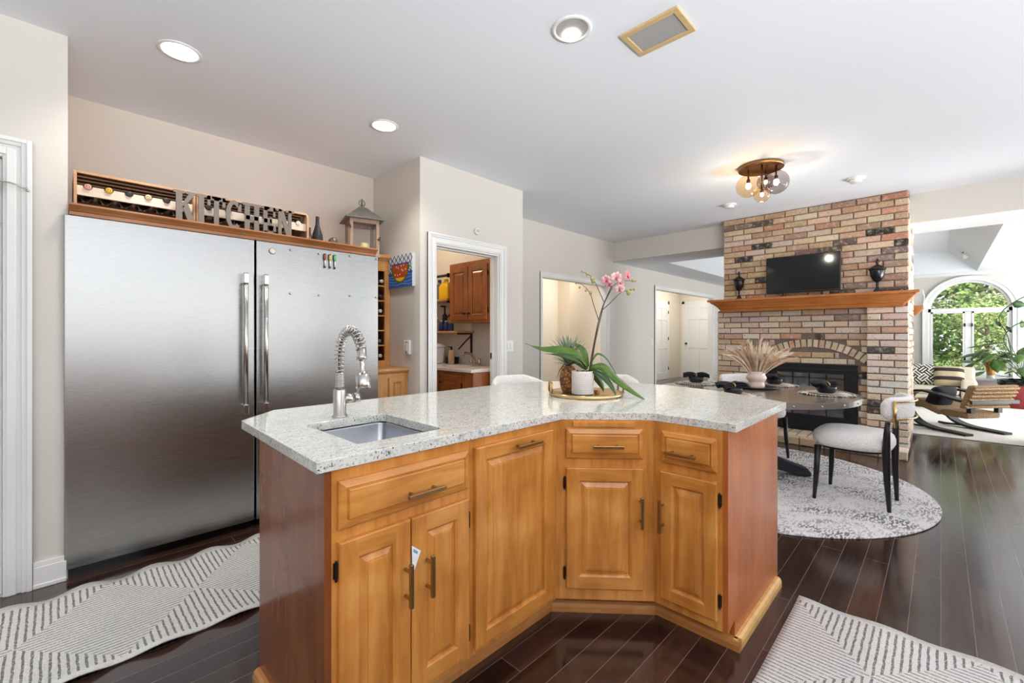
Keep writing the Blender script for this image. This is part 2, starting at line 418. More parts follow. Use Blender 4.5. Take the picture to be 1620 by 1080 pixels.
# window wall with arched opening
WX = 12.5
wc = -.39; wr = .58; wsp = 1.76; wsill = .47
arch = [(wc-wr, wsill), (wc+wr, wsill), (wc+wr, wsp)]+[(wc+wr*cos(pi*i/20), wsp+wr*sin(pi*i/20)) for i in range(1, 20)]+[(wc-wr, wsp)]
mb = MB(); mb.plate([(-5, 0), (3.999, 0), (3.999, 2.499), (-5, 2.499)], [arch], YZ, WX, WX+.16)
struct(mb.build('wall_window', wall_m))
win = struct(bpy.data.objects.new('window_1', None)); COL.objects.link(win); win.location = (WX, wc, 0); win['label'] = 'arched white living room window with two casements'
def archline(r, z0, z1, n=24):
    return [(-r, z0)]+[(-r*cos(pi*i/n), z1+r*sin(pi*i/n)) for i in range(n+1)]+[(r, z0)]
def archring(mb, r0, r1, z0, z1, a, b):
    A, B = archline(r0, z0, z1), archline(r1, z0, z1)
    for i in range(len(A)-1):
        mb.prism([A[i], A[i+1], B[i+1], B[i]], YZ, a, b)
mb = MB(); archring(mb, wr-.002, wr+.085, wsill, wsp, -.03, 0); archring(mb, wr+.06, wr+.085, wsill, wsp, -.045, 0)
mb.build('casing', trim_m, win)
mb = MB(); archring(mb, wr-.045, wr-.001, wsill+.01, wsp, .03, .1)
mb.box(.03, -wr+.002, wsp-.035, .1, wr-.002, wsp+.035); mb.box(.03, -.045, wsill+.01, .1, .045, wsp-.03); mb.box(.03, -wr+.03, wsill+.005, .1, wr-.03, wsill+.07)
mb.build('window_frame', trim_m, win)
for s in (-1, 1):
    mb = MB(); y0, y1 = sorted((s*.05, s*(wr-.045)))
    for bb in ((y0, wsill+.07, y0+.028, wsp-.036), (y1-.028, wsill+.07, y1, wsp-.036), (y0, wsill+.07, y1, wsill+.1), (y0, wsp-.066, y1, wsp-.036)):
        mb.box(.02, bb[0], bb[1], .05, bb[2], bb[3])
    mb.build('sash', trim_m, win)
    mb = MB()
    for z in (wsill+.32, wsp-.3): mb.box(.0, s*.05-.012, z-.03, .02, s*.05+.012, z+.03)
    mb.build('sash_latch', black_m, win)
mb = MB(); P0 = archline(wr-.04, wsill+.02, wsp)
mb.prism(P0, YZ, .062, .066); mb.build('glass_pane', pane_m, win)
mb = MB(); mb.box(-.11, -wr-.1, wsill-.035, .03, wr+.1, wsill); mb.build('window_sill', trim_m, win, bevel=.004)
# crown strip where the living room wall meets its ceiling
sbox('trim_4', trim_m, WX-.03, -4.9, 2.44, WX, 3.9, 2.498)
def casing(name, x0, x1, z1, y, w=.09, d=.02, z0=0):
    """moulded U shaped casing on a wall facing -y, stepping in three levels"""
    mb = MB()
    for a, b, t in ((0, w, d*.55), (w*.12, w*.45, d*.85), (w*.62, w, d), (w*.8, w, d*1.3)):
        mb.box(x0-b, y-t, z0, x0-a, y, z1+b); mb.box(x1+a, y-t, z0, x1+b, y, z1+b); mb.box(x0-a, y-t, z1+a, x1+a, y, z1+b)
    return struct(mb.build(name, trim_m, bevel=.003))
casing('trim_1', -1.05, -.178, 2.13, 3.263, .098, .024)
casing('trim_2', 2.369, 3.163, 2.085, 3.25, .092, .02)
mb = MB(); mb.box(2.3695, 3.25, 0, 2.385, 3.37, 2.07); mb.box(3.147, 3.25, 0, 3.1625, 3.37, 2.07); mb.box(2.3695, 3.25, 2.07, 3.1625, 3.37, 2.0845); mb.box(2.385, 3.31, 0, 2.397, 3.345, 2.07); mb.box(3.135, 3.31, 0, 3.147, 3.345, 2.07)
mb.box(2.385, 3.31, 2.058, 3.147, 3.345, 2.07)
struct(mb.build('trim_3', trim_m, bevel=.002))
mb = MB(); mb.box(3.128, 3.33, 1.02, 3.135, 3.344, 1.08); mb.build('strike_plate', black_m, bpy.data.objects['trim_3'])
casing('trim_5', 4.735, 6.40, 2.09, 4.0, .055, .016); casing('trim_6', 8.16, 11.2, 2.17, 4.0, .06, .016)
for n, x0, x1, z1 in (('trim_7', 4.735, 6.40, 2.09), ('trim_8', 8.16, 11.2, 2.17)):
    mb = MB(); mb.box(x0, 4.0, 0, x0+.012, 4.12, z1); mb.box(x1-.012, 4.0, 0, x1, 4.12, z1); mb.box(x0, 4.0, z1-.012, x1, 4.12, z1)
    struct(mb.build(n, trim_m))
# panelled doors
def door(name, w, h, mat=trim_m, loc=(0, 0, 0), rz=0, knob=None, hinges=None):
    r = bpy.data.objects.new(name, None); COL.objects.link(r); struct(r); r.location = loc; r.rotation_euler = (0, 0, rz)
    mb = MB(); mb.box(0, .012, 0, w, .035, h); st = .11; xm = w/2
    for a, b in ((0, st), (xm-.05, xm+.05), (w-st, w)): mb.box(a, 0, 0, b, .012, h)
    for a, b in ((0, .2), (.86, 1.0), (h-.47, h-.36), (h-.13, h)): mb.box(st, 0.0005, a, w-st, .012, b)
    mb.build('door_leaf', mat, r, bevel=.004)
    if knob:
        mb = MB(); mb.ball((knob[0], -.05, knob[1]), .028); mb.cyl((knob[0], 0, knob[1]), (knob[0], -.05, knob[1]), .012); mb.cyl((knob[0], 0, knob[1]), (knob[0], -.008, knob[1]), .03)
        mb.build('door_knob', black_m, r, smooth=True)
    for x, z in hinges or ():
        mb = MB(); mb.cyl((x, -.006, z-.045), (x, -.006, z+.045), .008, n=8); mb.box(x-.02, -.003, z-.042, x+.02, 0, z+.042); mb.build('door_hinge', hinge_m if name != 'door_1' else trim_m, r)
    return r
d1 = door('door_1', .868, 2.12, loc=(-1.048, 3.285, .005), hinges=[(.862, .35), (.862, 1.1), (.862, 1.85)]); d1['label'] = 'white panelled door at the left edge of the photo'
door('door_2', .76, 2.13, loc=(11.5, 5.612, .005), hinges=[(.74, .3), (.74, 1.15), (.74, 1.9)])
door('door_3', .78, 2.17, loc=(13.072, 5.50, .005), rz=-pi/2, knob=(.06, 1.0))
mb = MB()
for a, b, c, d in ((11.42, 0, 11.5, 2.22), (12.26, 0, 12.34, 2.22), (11.42, 2.14, 12.34, 2.22)): mb.box(a, 5.63, b, c, 5.65, d)
mb.box(13.09, 5.505, 0, 13.11, 5.58, 2.25); mb.box(13.09, 4.64, 0, 13.11, 4.715, 2.25); mb.box(13.09, 4.64, 2.18, 13.11, 5.58, 2.25)
struct(mb.build('trim_9', trim_m))
# wire safety latch on the left door casing
mb = MB(); mb.tube(smoothpath([(-.2, 3.225, 2.0), (-.15, 3.212, 2.0), (-.11, 3.212, 1.985), (-.095, 3.215, 1.99)], 5), .0035, 6); mb.ball((-.095, 3.215, 1.975), .007, 8)
mb.box(-.20, 3.22, 1.96, -.185, 3.238, 2.02)
tag(mb.build('door_latch', chrome, smooth=True), 'small wire latch hooked across the white door casing at the left edge', 'latch')
# baseboards
def baseboard(name, x0, y0, x1, y1):
    mb = MB(); mb.box(x0, y0, 0, x1, y1, .105); 
    mb.box(x0, y0+.004, .105, x1, y1, .13); mb.box(x0, y0-.008, 0, x1, y0, .02)
    return struct(mb.build(name, trim_m, bevel=.003))
baseboard('baseboard_left', -.079, 3.245, .04, 3.2625); baseboard('baseboard_far', 3.53, 3.985, 4.67, 3.9995); baseboard('baseboard_far_middle', 6.47, 3.985, 8.09, 3.9995)
baseboard('baseboard_pantry', 3.26, 3.235, 3.52, 3.2495)
# ---------------------------------------------------------------- ceiling fixtures
emit_warm = P('lamp_diffuser', (255, 250, 240), .5, emit=(255, 246, 232), estr=9.0)
dl_pos = [(.474, 2.99, 'round recessed downlight over the left steel refrigerator door'), (1.823, 1.345, 'open white downlight nearest the tan framed ceiling grille'), (1.698, 2.965, 'recessed downlight closest to the pantry wall corner')]
for i, (x, y, lab) in enumerate(dl_pos):
    t = thing('recessed_downlight', lab, 'ceiling light', (x, y, CZ), group='recessed downlights in the kitchen ceiling')
    R = .102
    mb = MB(); mb.lathe([(R, -.001), (R, -.006), (R-.018, -.007), (R-.022, -.002), (R-.022, 0), (R, 0)], 36, cap0=False, cap1=False); mb.build('trim_ring', white_plas, t, smooth=True)
    if i == 1:
        # open baffle reaching up into the ceiling is modelled as a shallow raised well
        mb = MB(); mb.lathe([(R-.020, -.004), (R-.03, -.0025), (R-.045, -.002), (0.001, -.0015)], 36, cap0=False, cap1=False); mb.build('baffle', P('baffle_grey', (168, 168, 166), .4), t, smooth=True)
        mb = MB(); mb.lathe([(.043, -.004), (.043, -.010), (.03, -.014), (.001, -.015)], 28, c=(.034, .028, 0), cap0=False, cap1=False); mb.build('lamp_face', emit_warm, t, smooth=True)
    else:
        mb = MB(); mb.lathe([(R-.02, -.004), (R-.04, -.009), (R-.07, -.011), (.001, -.012)], 36, cap0=False, cap1=False); mb.build('lamp_face', emit_warm, t, smooth=True)
    sp = bpy.data.lights.new('downlight_beam', 'SPOT'); sp.energy = 34; sp.spot_size = radians(130); sp.spot_blend = .6; sp.shadow_soft_size = .06; sp.color = (1, .93, .84)
    so = bpy.data.objects.new('downlight_beam', sp); COL.objects.link(so); so.parent = t; so.location = (0, 0, -.03)
# ceiling grille with tan frame
t = thing('ceiling_grille', 'grey ceiling speaker grille in a tan wooden frame', 'grille', (2.147, 1.043, CZ))
mb = MB(); fr = rect(-.113, -.153, .113, .153)
mb.plate(fr, [rect(-.083, -.123, .083, .123)], XYZ, -.012, 0); mb.build('frame', P('tan_frame', (206, 176, 128), .5, var=.08, vscale=30), t, bevel=.003)
mb = MB(); mb.box(-.083, -.123, -.007, .083, .123, -.001); mb.build('grille_cloth', P('grille_grey', (190, 189, 187), .8, bump=.8, bscale=700), t)
# smoke detectors
for x, y, lab in ((5.6, 1.81, 'small white smoke detector left of the globe ceiling light'), (5.53, .606, 'white ceiling detector right of the globe light near the brick')):
    t = thing('smoke_detector', lab, 'smoke detector', (x, y, CZ), group='ceiling smoke detectors')
    mb = MB(); mb.lathe([(.075, 0), (.075, -.012), (.07, -.016), (.05, -.017)], 28); mb.build('base_plate', white_plas, t, smooth=True)
    mb = MB(); mb.lathe([(.05, -.016), (.05, -.036), (.042, -.042), (.001, -.043)], 24, cap0=False, cap1=False); mb.build('sensor_cap', white_plas, t, smooth=True)
# globe chandelier
t = thing('globe_ceiling_light', 'bronze flush ceiling light with four amber and smoky glass globes', 'chandelier', (4.52, 1.19, CZ))
mb = MB(); mb.lathe([(.183, 0), (.188, -.012), (.186, -.03), (.18, -.032), (.175, -.022), (.001, -.022)], 40, cap0=False, cap1=False); mb.build('ceiling_plate', P('warm_bronze', (168, 124, 78), .3, 1), t, smooth=True)
bulb_m = P('bulb_glow', (255, 226, 180), .4, emit=(255, 220, 164), estr=16)
for gx, gy, gz, gr, gm in ((-.035, .095, -.17, .105, globe_m), (.02, -.12, -.17, .105, globe_smoke), (.10, -.015, -.125, .075, globe_smoke), (-.08, -.03, -.285, .07, globe_m)):
    mb = MB(); mb.ball((gx, gy, gz), gr, 28); g = mb.build('globe', gm, t, smooth=True)
    mb = MB(); mb.cyl((gx, gy, -.02), (gx, gy, gz+gr*.55), .008, n=10); mb.cyl((gx, gy, gz+gr*.55), (gx, gy, gz+gr*.2), .016, n=12); mb.build('stem', P('stem_bronze', (96, 76, 54), .3, 1), g, smooth=True)
    mb = MB(); mb.ball((gx, gy, gz), gr*.22, 12, (1, 1, 1.4)); mb.build('bulb', bulb_m, g, smooth=True)
point_light('globe_glow', (4.52, 1.19, CZ-.42), 9, .03, (1, .9, .76))
# wall devices
t = thing('thermostat', 'round white sensor on the wall above the pantry doorway', 'sensor', (2.858, 3.249, 2.275))
mb = MB(); M = Matrix.Rotation(pi/2, 4, 'X'); mb.lathe([(.035, 0), (.035, .014), (.03, .02), (.001, .021)], 24, cap1=False); mb.xf(M); mb.build('sensor_body', white_plas, t, smooth=True)
mb = MB(); mb.lathe([(.016, .02), (.014, .026), (.001, .027)], 16, cap0=False, cap1=False); mb.xf(M); mb.build('button', P('pale_grey', (206, 206, 204), .4), t, smooth=True)
def switch_plate(name, label, loc, rz, w, h, rockers, cat='light switch'):
    t = thing(name, label, cat, loc, rz)
    mb = MB(); mb.box(-w/2, -.006, -h/2, w/2, 0, h/2); mb.build('face_plate', white_plas, t, bevel=.002)
    for x in rockers:
        mb = MB(); mb.box(x-.016, -.012, -.032, x+.016, -.006, .032); mb.build('rocker', white_plas, t, bevel=.002)
    return t
switch_plate('light_switch', 'white light switch beside the pantry doorway trim, behind the orchid leaf', (3.31, 3.249, 1.15), 0, .116, .116, (-.023, .023))
switch_plate('light_switch', 'white light switch at the edge of the far cased opening', (8.0, 3.999, 1.13), 0, .075, .12, (0,))
t = thing('phone_jack', 'raised white switch box on the wall under the bowl painting', 'switch box', (2.2045, 3.43, 1.156), -pi/2)
mb = MB(); mb.box(-.042, -.022, -.062, .042, 0, .062); mb.build('box_body', white_plas, t, bevel=.004)
mb = MB(); mb.box(-.014, -.028, -.03, .014, -.022, .03); mb.build('rocker', P('rocker_grey', (214, 214, 212), .4), t, bevel=.002)
for z in (.045, -.045): mb = MB(); mb.cyl((0, -.022, z), (0, -.025, z), .006, n=10); mb.build('screw', black_m, t)
# track lamp on the tray ceiling
t = thing('track_light', 'small white spotlight on the sloping living room tray ceiling', 'spotlight', (11.2, -.28, 2.72))
mb = MB(); mb.tube([(0, 0, 0), (-.6, -.05, 0)], .01, 8); mb.build('track', black_m, t); mb = MB(); mb.cyl((0, .0, .0), (.06, -.04, -.08), .035, .045, 14); mb.build('lamp_head', white_plas, t, smooth=True)
# ---------------------------------------------------------------- island
CT = .921; CB = .887
def panel_door(parent, name, x0, x1, z0, z1, st=.055, label=None, drawer=False, yf=-.02):
    """raised panel door or drawer front, face at local y = yf, back at 0"""
    mb = MB(); w = .006
    if drawer:
        d = .022
        R = lambda i, y: [(x0+i, y, z0+i), (x1-i, y, z0+i), (x1-i, y, z1-i), (x0+i, y, z1-i)]
        mb.cm = 1
        mb.loft([R(0, 0), R(0, yf*.55), R(.004, yf*.72), R(d*.9, yf*1.0), R(d, yf*1.0+.004), R(d+.003, yf*1.0+.004), R(d+.005, yf*1.15), R(d+.008, yf*1.2)])
    else:
        c = .004
        def bar(a0, b0, a1, b1, top, bot, lf, rt):
            A = [(a0, 0, b0), (a1, 0, b0), (a1, 0, b1), (a0, 0, b1)]
            B = [(a0, yf+c, b0), (a1, yf+c, b0), (a1, yf+c, b1), (a0, yf+c, b1)]
            Cc = [(a0+c*lf, yf, b0+c*bot), (a1-c*rt, yf, b0+c*bot), (a1-c*rt, yf, b1-c*top), (a0+c*lf, yf, b1-c*top)]
            mb.loft([A, B, Cc])
        mb.cm = 0
        bar(x0, z0, x0+st, z1, 1, 1, 1, 0); bar(x1-st, z0, x1, z1, 1, 1, 0, 1)
        mb.cm = 1
        bar(x0+st, z0, x1-st, z0+st, 0, 1, 0, 0); bar(x0+st, z1-st, x1-st, z1, 1, 0, 0, 0)
        a0, a1, b0, b1 = x0+st, x1-st, z0+st, z1-st
        R = lambda i, y: [(a0+i, y, b0+i), (a1-i, y, b0+i), (a1-i, y, b1-i), (a0+i, y, b1-i)]
        mb.cm = 0
        e = min(.034, (a1-a0)*.24)
        mb.loft([R(0, yf), R(.003, yf+.003), R(.007, yf+.005), R(.009, yf+.011), R(.011, yf+.011), R(e-.004, yf+.003), R(e, yf+.003), R(e+.001, yf+.0005), R(e+.004, yf)], False, True)
    o = mb.build(name, [wood_up, wood_along], parent)
    if label: o['label'] = label
    return o
def bar_pull(parent, x, z, length, vertical, yf=-.02, mat=None):
    mb = MB(); h = length/2; d = .03; q = h*.62
    if vertical:
        mb.box(x-.006, yf-d-.012, z-h, x+.006, yf-d, z+h)
        for s in (-q, q): mb.cyl((x, yf-d, z+s), (x, yf, z+s), .0055, n=10)
    else:
        mb.box(x-h, yf-d-.012, z-.006, x+h, yf-d, z+.006)
        for s in (-q, q): mb.cyl((x+s, yf-d, z), (x+s, yf, z), .0055, n=10)
    return mb.build('handle', mat or bronze, parent, bevel=.0012)
def hinge(parent, x, z, yf=-.004):
    mb = MB(); mb.cyl((x, yf-.004, z-.024), (x, yf-.004, z+.024), .0042, n=8); mb.box(x-.006, yf-.002, z-.022, x+.006, .0, z+.022); mb.ball((x, yf-.004, z+.027), .004, 8); mb.ball((x, yf-.004, z-.027), .004, 8)
    return mb.build('hinge', hinge_m, parent)
def shoe(mb, p, q, out, h=.045, t=.026):
    """quarter-round shoe running p->q, bulging along out (2D unit)"""
    p = Vector((p[0], p[1], 0)); q = Vector((q[0], q[1], 0)); o = Vector((out[0], out[1], 0))
    prof = [(0, 0), (t, 0), (t, h*.55), (t*.8, h*.85), (t*.45, h), (0, h)]
    mb.loft([[b+o*u+Vector((0, 0, z)) for u, z in prof] for b in (p, q)])
Y0 = 1.235
# --- sink base
L0 = .522
sc = thing('sink_cabinet', 'maple sink base cabinet at the left end of the island', 'cabinet', (L0, Y0, 0))
w = 1.052-L0; D = .562
mb = MB(); mb.box(.02, .0, .09, w, .02, CB); mb.box(.02, D-.015, 0.02, w, D, CB-.012); mb.box(w-.018, .021, .09, w, D-.021, CB); mb.box(.021, .021, .09, w-.02, D-.021, .11)
mb.box(.02, .075, .0, w, .09, .0895); mb.build('carcass', [wood_up], sc)
mb = MB(); mb.box(0, 0, .0, .0195, D, CB); mb.build('end_panel', wood_side_shade, sc)['label'] = 'polished end panel with shade in its colour'
dr = panel_door(sc, 'drawer_front', .036, .514, .715, .853, drawer=True); bar_pull(dr, .306, .766, .142, False, -.024)
a = panel_door(sc, 'door', .036, .2695, .118, .680); bar_pull(a, .247, .488, .135, True); hinge(a, .030, .60); hinge(a, .030, .19)
a = panel_door(sc, 'door', .2735, .514, .118, .680); bar_pull(a, .328, .488, .135, True); hinge(a, .521, .60); hinge(a, .521, .19)
mb = MB(); shoe(mb, (-.0, -.0), (.0, D+.0), (-1, 0), .05, .024); mb.build('shoe_moulding', wood_shoe, sc)
mb = MB(); shoe(mb, (.02, .0745), (w, .0745), (0, -1), .045, .026); mb.build('shoe_moulding', wood_shoe, sc)
# paper tag caught between the two doors
mb = MB(); mb.prism([(0, .0), (.034, -.028), (.003, -.098)], XZ, -.0255, -.0245)
tagp = mb.build('paper_tag', P('paper', (238, 240, 242), .6)); tagp.location = (L0+.268, Y0, .598)
tag(tagp, 'white paper corner sticking out between the sink cabinet doors', 'paper tag')
mb = MB(); mb.prism([(.006, -.012), (.022, -.026), (.02, -.034), (.005, -.022)], XZ, -.0262, -.0256); mb.build('blue_print', P('print_blue', (120, 160, 196), .6), tagp)
# --- pull-out cabinet
X1 = 1.053; w = 1.56-X1
pc = thing('pull_out_cabinet', 'maple island cabinet with one tall pull-out panel', 'cabinet', (X1, Y0, 0))
mb = MB(); mb.box(0, 0, .09, w-.0005, D, CB); mb.box(0, .075, 0, w, D, .0895); mb.build('carcass', [wood_up], pc)
a = panel_door(pc, 'door', .015, .463, .118, .855, st=.05); bar_pull(a, .275, .829, .142, False)
mb = MB(); shoe(mb, (0, .0745), (w+.03, .0745), (0, -1)); mb.build('shoe_moulding', wood_shoe, pc)
# --- angled corner cabinet
A = Vector((1.5605, 1.2355)); B = Vector((1.842, .9125)); dv = (B-A).normalized(); rzd = atan2(dv.y, dv.x); Ld = (B-A).length
cc = thing('corner_cabinet', 'angled maple corner cabinet in the middle of the island', 'cabinet', (A.x, A.y, 0), rzd)
inv = Matrix.Rotation(-rzd, 2)
loc2 = lambda x, y: tuple(inv @ (Vector((x, y))-A))
poly = [(0, 0), (Ld, 0), loc2(2.576, .9125), loc2(2.576, 1.25), loc2(2.02, 1.797), loc2(1.5605, 1.797)]
mb = MB(); mb.prism(poly, XYZ, .09, CB); 
poly2 = [(-.05, .075), (Ld+.05, .075), loc2(2.5, 1.0), loc2(2.5, 1.25), loc2(2.02, 1.72), loc2(1.62, 1.72)]
mb.prism(poly2, XYZ, 0.0, .0895); mb.box(.075, -.012, .862, .345, 0, .880); mb.build('carcass', [wood_up], cc)
dr = panel_door(cc, 'drawer_front', .043, .380, .721, .853, drawer=True); bar_pull(dr, .221, .783, .132, False, -.024, brass)
a = panel_door(cc, 'door', .043, .382, .145, .680); bar_pull(a, .366, .498, .137, True, -.02, bronze); hinge(a, .036, .61); hinge(a, .036, .21)
mb = MB(); shoe(mb, (-.02, .0745), (Ld+.02, .0745), (0, -1)); mb.build('shoe_moulding', wood_shoe, cc)
# --- right end cabinet (front faces -x)
ec = thing('end_cabinet', 'darker maple end cabinet at the right tip of the island', 'cabinet', (1.842, .912, 0), -pi/2)
w = .912-.601; De = 2.576-1.842
mb = MB(); mb.box(0, 0, .09, w-.02, De, CB); mb.box(-.0, .08, 0, w-.02, De, .0895); mb.build('carcass', [wood_up], ec)
mb = MB(); mb.prism([(0, .088), (.03, .098), (.078, .112), (.08, 0), (De, 0), (De, CB), (0, CB)], YZ, w-.0195, w); mb.build('end_panel', wood_side, ec)['label'] = 'glossy reddish end panel'
dr = panel_door(ec, 'drawer_front', .041, .273, .718, .853, drawer=True); bar_pull(dr, .139, .773, .132, False, -.024)
a = panel_door(ec, 'door', .038, .275, .130, .680, st=.05); bar_pull(a, .053, .494, .137, True); hinge(a, .282, .61); hinge(a, .282, .21)
mb = MB(); shoe(mb, (-.03, .0795), (w+.026, .0795), (0, -1)); mb.build('shoe_moulding', wood_shoe, ec)
mb = MB(); shoe(mb, (w, .06), (w, De-.03), (1, 0)); mb.build('shoe_moulding', P('oak_pale', (222, 178, 112), .45, var=.12, vscale=20), ec)
# --- worktop with sink cut-out
def curve2(p, n=5): return [(v.x, v.y) for v in smoothpath([(a, b, 0) for a, b in p], n)]
outer = [(.496, 1.224), (1.585, 1.222), (1.845, .928), (1.843, .572), (2.62, .572)]+curve2([(2.624, .573), (2.85, .99), (2.925, 1.34), (2.90, 1.64), (2.755, 1.91), (2.53, 2.12), (2.26, 2.212), (2.1, 2.218)], 5)[1:]+[(.703, 2.218), (.525, 2.039)]
hole = [(.672, 1.335), (.985, 1.328), (1.005, 1.345), (1.010, 1.755), (.99, 1.777), (.69, 1.772), (.672, 1.755)]
mb = MB(); mb.plate(outer, [hole], XYZ, CB+.0005, CT)
wt = mb.build('worktop', granite_m, bevel=.005, seg=2); tag(wt, 'white speckled granite worktop on the island', 'worktop')
# --- sink
t = thing('undermount_sink', 'rectangular stainless sink set under the granite worktop', 'sink', (.841, 1.553, CB))
def rr(hx, hy, r, z, n=4):
    out = []
    for cx, cy, a0 in ((hx-r, hy-r, 0), (-hx+r, hy-r, pi/2), (-hx+r, -hy+r, pi), (hx-r, -hy+r, 1.5*pi)):
        for i in range(n+1):
            a = a0+pi/2*i/n; out.append((cx+r*cos(a), cy+r*sin(a), z))
    return out
mb = MB(); mb.loft([rr(.182, .238, .03, -.0005), rr(.17, .226, .025, -.0005), rr(.168, .224, .025, -.01), rr(.162, .218, .03, -.17), rr(.14, .196, .03, -.185), rr(.03, .03, .02, -.188)], False, True)
mb.build('basin', steel_sink, t, smooth=True)
mb = MB(); mb.lathe([(.045, -.186), (.045, -.182), (.034, -.181), (.03, -.184), (.001, -.184)], 24, cap0=False, cap1=False); mb.build('drain', chrome, t, smooth=True)
lg = P('sink_mark_grey', (196, 198, 204), .4)
mb = MB()   # small pale maker mark on the basin side, a row of short strokes
for k, (a, h) in enumerate(((0, .008), (.007, .010), (.013, .007), (.02, .009), (.027, .012), (.034, .012))):
    mb.box(-.13+a, .2238-.0012, -.05, -.13+a+.004, .2245-.0004, -.05+h)
mb.build('maker_mark', lg, t)
# --- spring faucet
t = thing('spring_faucet', 'brushed nickel pull-down faucet with coiled spring neck by the sink', 'faucet', (.841, 1.835, CT))
mb = MB(); mb.lathe([(.031, 0), (.031, .006), (.026, .008), (.026, .112), (.0245, .116), (.019, .118)], 28); mb.build('body', chrome, t, smooth=True)
mb = MB(); mb.lathe([(.0175, .117), (.0175, .185), (.012, .19)], 24)
for k in range(9): mb.lathe([(.0176, .128+k*.0066), (.0195, .130+k*.0066), (.0195, .132+k*.0066), (.0176, .134+k*.0066)], 24, cap0=False, cap1=False)
mb.build('neck', chrome, t, smooth=True)
hp = [(0, 0, .185)]+[(0, 0, .185+.075*i/5) for i in range(1, 6)]
R = .098
for i in range(1, 15):
    a = pi*i/14*.93; hp.append((0, -R+R*cos(a), .26+R*1.08*sin(a)))
hp = [Vector(p) for p in hp]
mb = MB(); mb.tube(hp, .0065, 10); mb.build('hose', P('hose_grey', (120, 120, 120), .4, .6), t, smooth=True)
# coil around the hose
sm = smoothpath(hp, 14); coil = []; turns = 21
cum = [0]
for i in range(1, len(sm)): cum.append(cum[-1]+(sm[i]-sm[i-1]).length)
tot = cum[-1]; K = turns*16; j = 0
for k in range(K+1):
    s_ = tot*k/K
    while j < len(sm)-2 and cum[j+1] < s_: j += 1
    f = (s_-cum[j])/max(1e-6, cum[j+1]-cum[j]); p = sm[j].lerp(sm[j+1], f)
    tn = (sm[min(j+1, len(sm)-1)]-sm[max(j-1, 0)]).normalized(); bx = Vector((1, 0, 0)); nn = tn.cross(bx)
    a = 2*pi*turns*k/K; coil.append(p+(bx*cos(a)+nn*sin(a))*.0185)
mb = MB(); mb.tube(coil, .003, 6); mb.build('spring', chrome, t, smooth=True)
e = hp[-1]; dn = Vector((0, -.10, -.99)).normalized()
mb = MB(); mb.tube([e-dn*.012, e+dn*.018, e+dn*.02, e+dn*.033], [.018, .018, .0195, .0195], 20)
mb.build('collar', chrome, t, smooth=True)
mb = MB(); mb.tube([e+dn*.03, e+dn*.05, e+dn*.075, e+dn*.09, e+dn*.092, e+dn*.142, e+dn*.147], [.012, .0095, .0105, .02, .0275, .029, .026], 22)
mb.build('spray_head', chrome, t, smooth=True)
mb = MB(); mb.cyl((.02, 0, .074), (.06, 0, .074), .021, n=22); mb.cyl((.063, 0, .074), (.086, 0, .074), .021, n=22); mb.tube([(.076, 0, .09), (.083, -.004, .11), (.098, -.008, .148), (.100, -.008, .152)], [.005, .0042, .0052, .003], 10)
mb.build('lever', chrome, t, smooth=True)
mb = MB(); mb.cyl((.06, 0, .074), (.063, 0, .074), .0195, n=22); mb.build('seal_ring', black_m, t)
# ---------------------------------------------------------------- refrigerators
FY = 3.247
def fridge(label, x0, x1, hx):
    t = thing('refrigerator', label, 'refrigerator', ((x0+x1)/2, FY, 0), group='twin steel refrigerator columns')
    c = (x0+x1)/2; a, b = x0-c, x1-c
    mb = MB(); mb.box(a+.004, .06, .03, b-.004, .70, 1.88); mb.build('cabinet_body', P('fridge_side', (90, 90, 92), .5), t)
    mb = MB(); mb.box(a, 0, .05, b, .055, 1.893); mb.build('door', steel_m, t, bevel=.004)
    mb = MB(); mb.box(a+.01, .03, .0, b-.01, .06, .048)
    for k in range(3): mb.box(a+.02, .024, .01+k*.012, b-.02, .03, .015+k*.012)
    mb.build('toe_grille', black_gloss, t)
    mb = MB(); h = hx-c; mb.cyl((h, -.055, .755), (h, -.055, 1.665), .0135, n=20)
    hd = mb.build('handle', chrome, t, smooth=True)
    for z in (.79, 1.63):
        mb = MB(); mb.box(h-.014, -.07, z-.032, h+.014, 0, z+.032); mb.build('handle_mount', chrome, hd, bevel=.003)
    return t
fridge('left steel refrigerator column under the wine crates', .031, .912, .848)
fridge('right steel refrigerator column with markers and clear boards on its door', .924, 1.806, .966)
def magdot(mb, x, z, r=.007): mb.lathe([(r, 0), (r, .006), (r*.6, .008), (.0005, .008)], 14, cap1=False); return mb
RX = Matrix.Rotation(pi/2, 4, 'X')
def acrylic(label, x0, x1, z0, z1):
    t = thing('acrylic_board', label, 'memo board', ((x0+x1)/2, FY-.001, (z0+z1)/2), group='clear boards on the refrigerator')
    hw, hh = (x1-x0)/2, (z1-z0)/2
    mb = MB(); mb.box(-hw, -.003, -hh, hw, -.0005, hh); mb.build('sheet', acrylic_m, t)
    for sx in (-1, 1):
        for sz in (-1, 1):
            mb = MB(); magdot(mb, 0, 0); mb.xf(Matrix.Translation((sx*(hw-.012), -.003, sz*(hh-.012))) @ RX); mb.build('magnet', chrome, t, smooth=True)
acrylic('clear acrylic board on the right refrigerator, left of the markers', 1.125, 1.345, 1.543, 1.868)
acrylic('clear acrylic board at the right refrigerator edge, right of the markers', 1.556, 1.800, 1.555, 1.885)
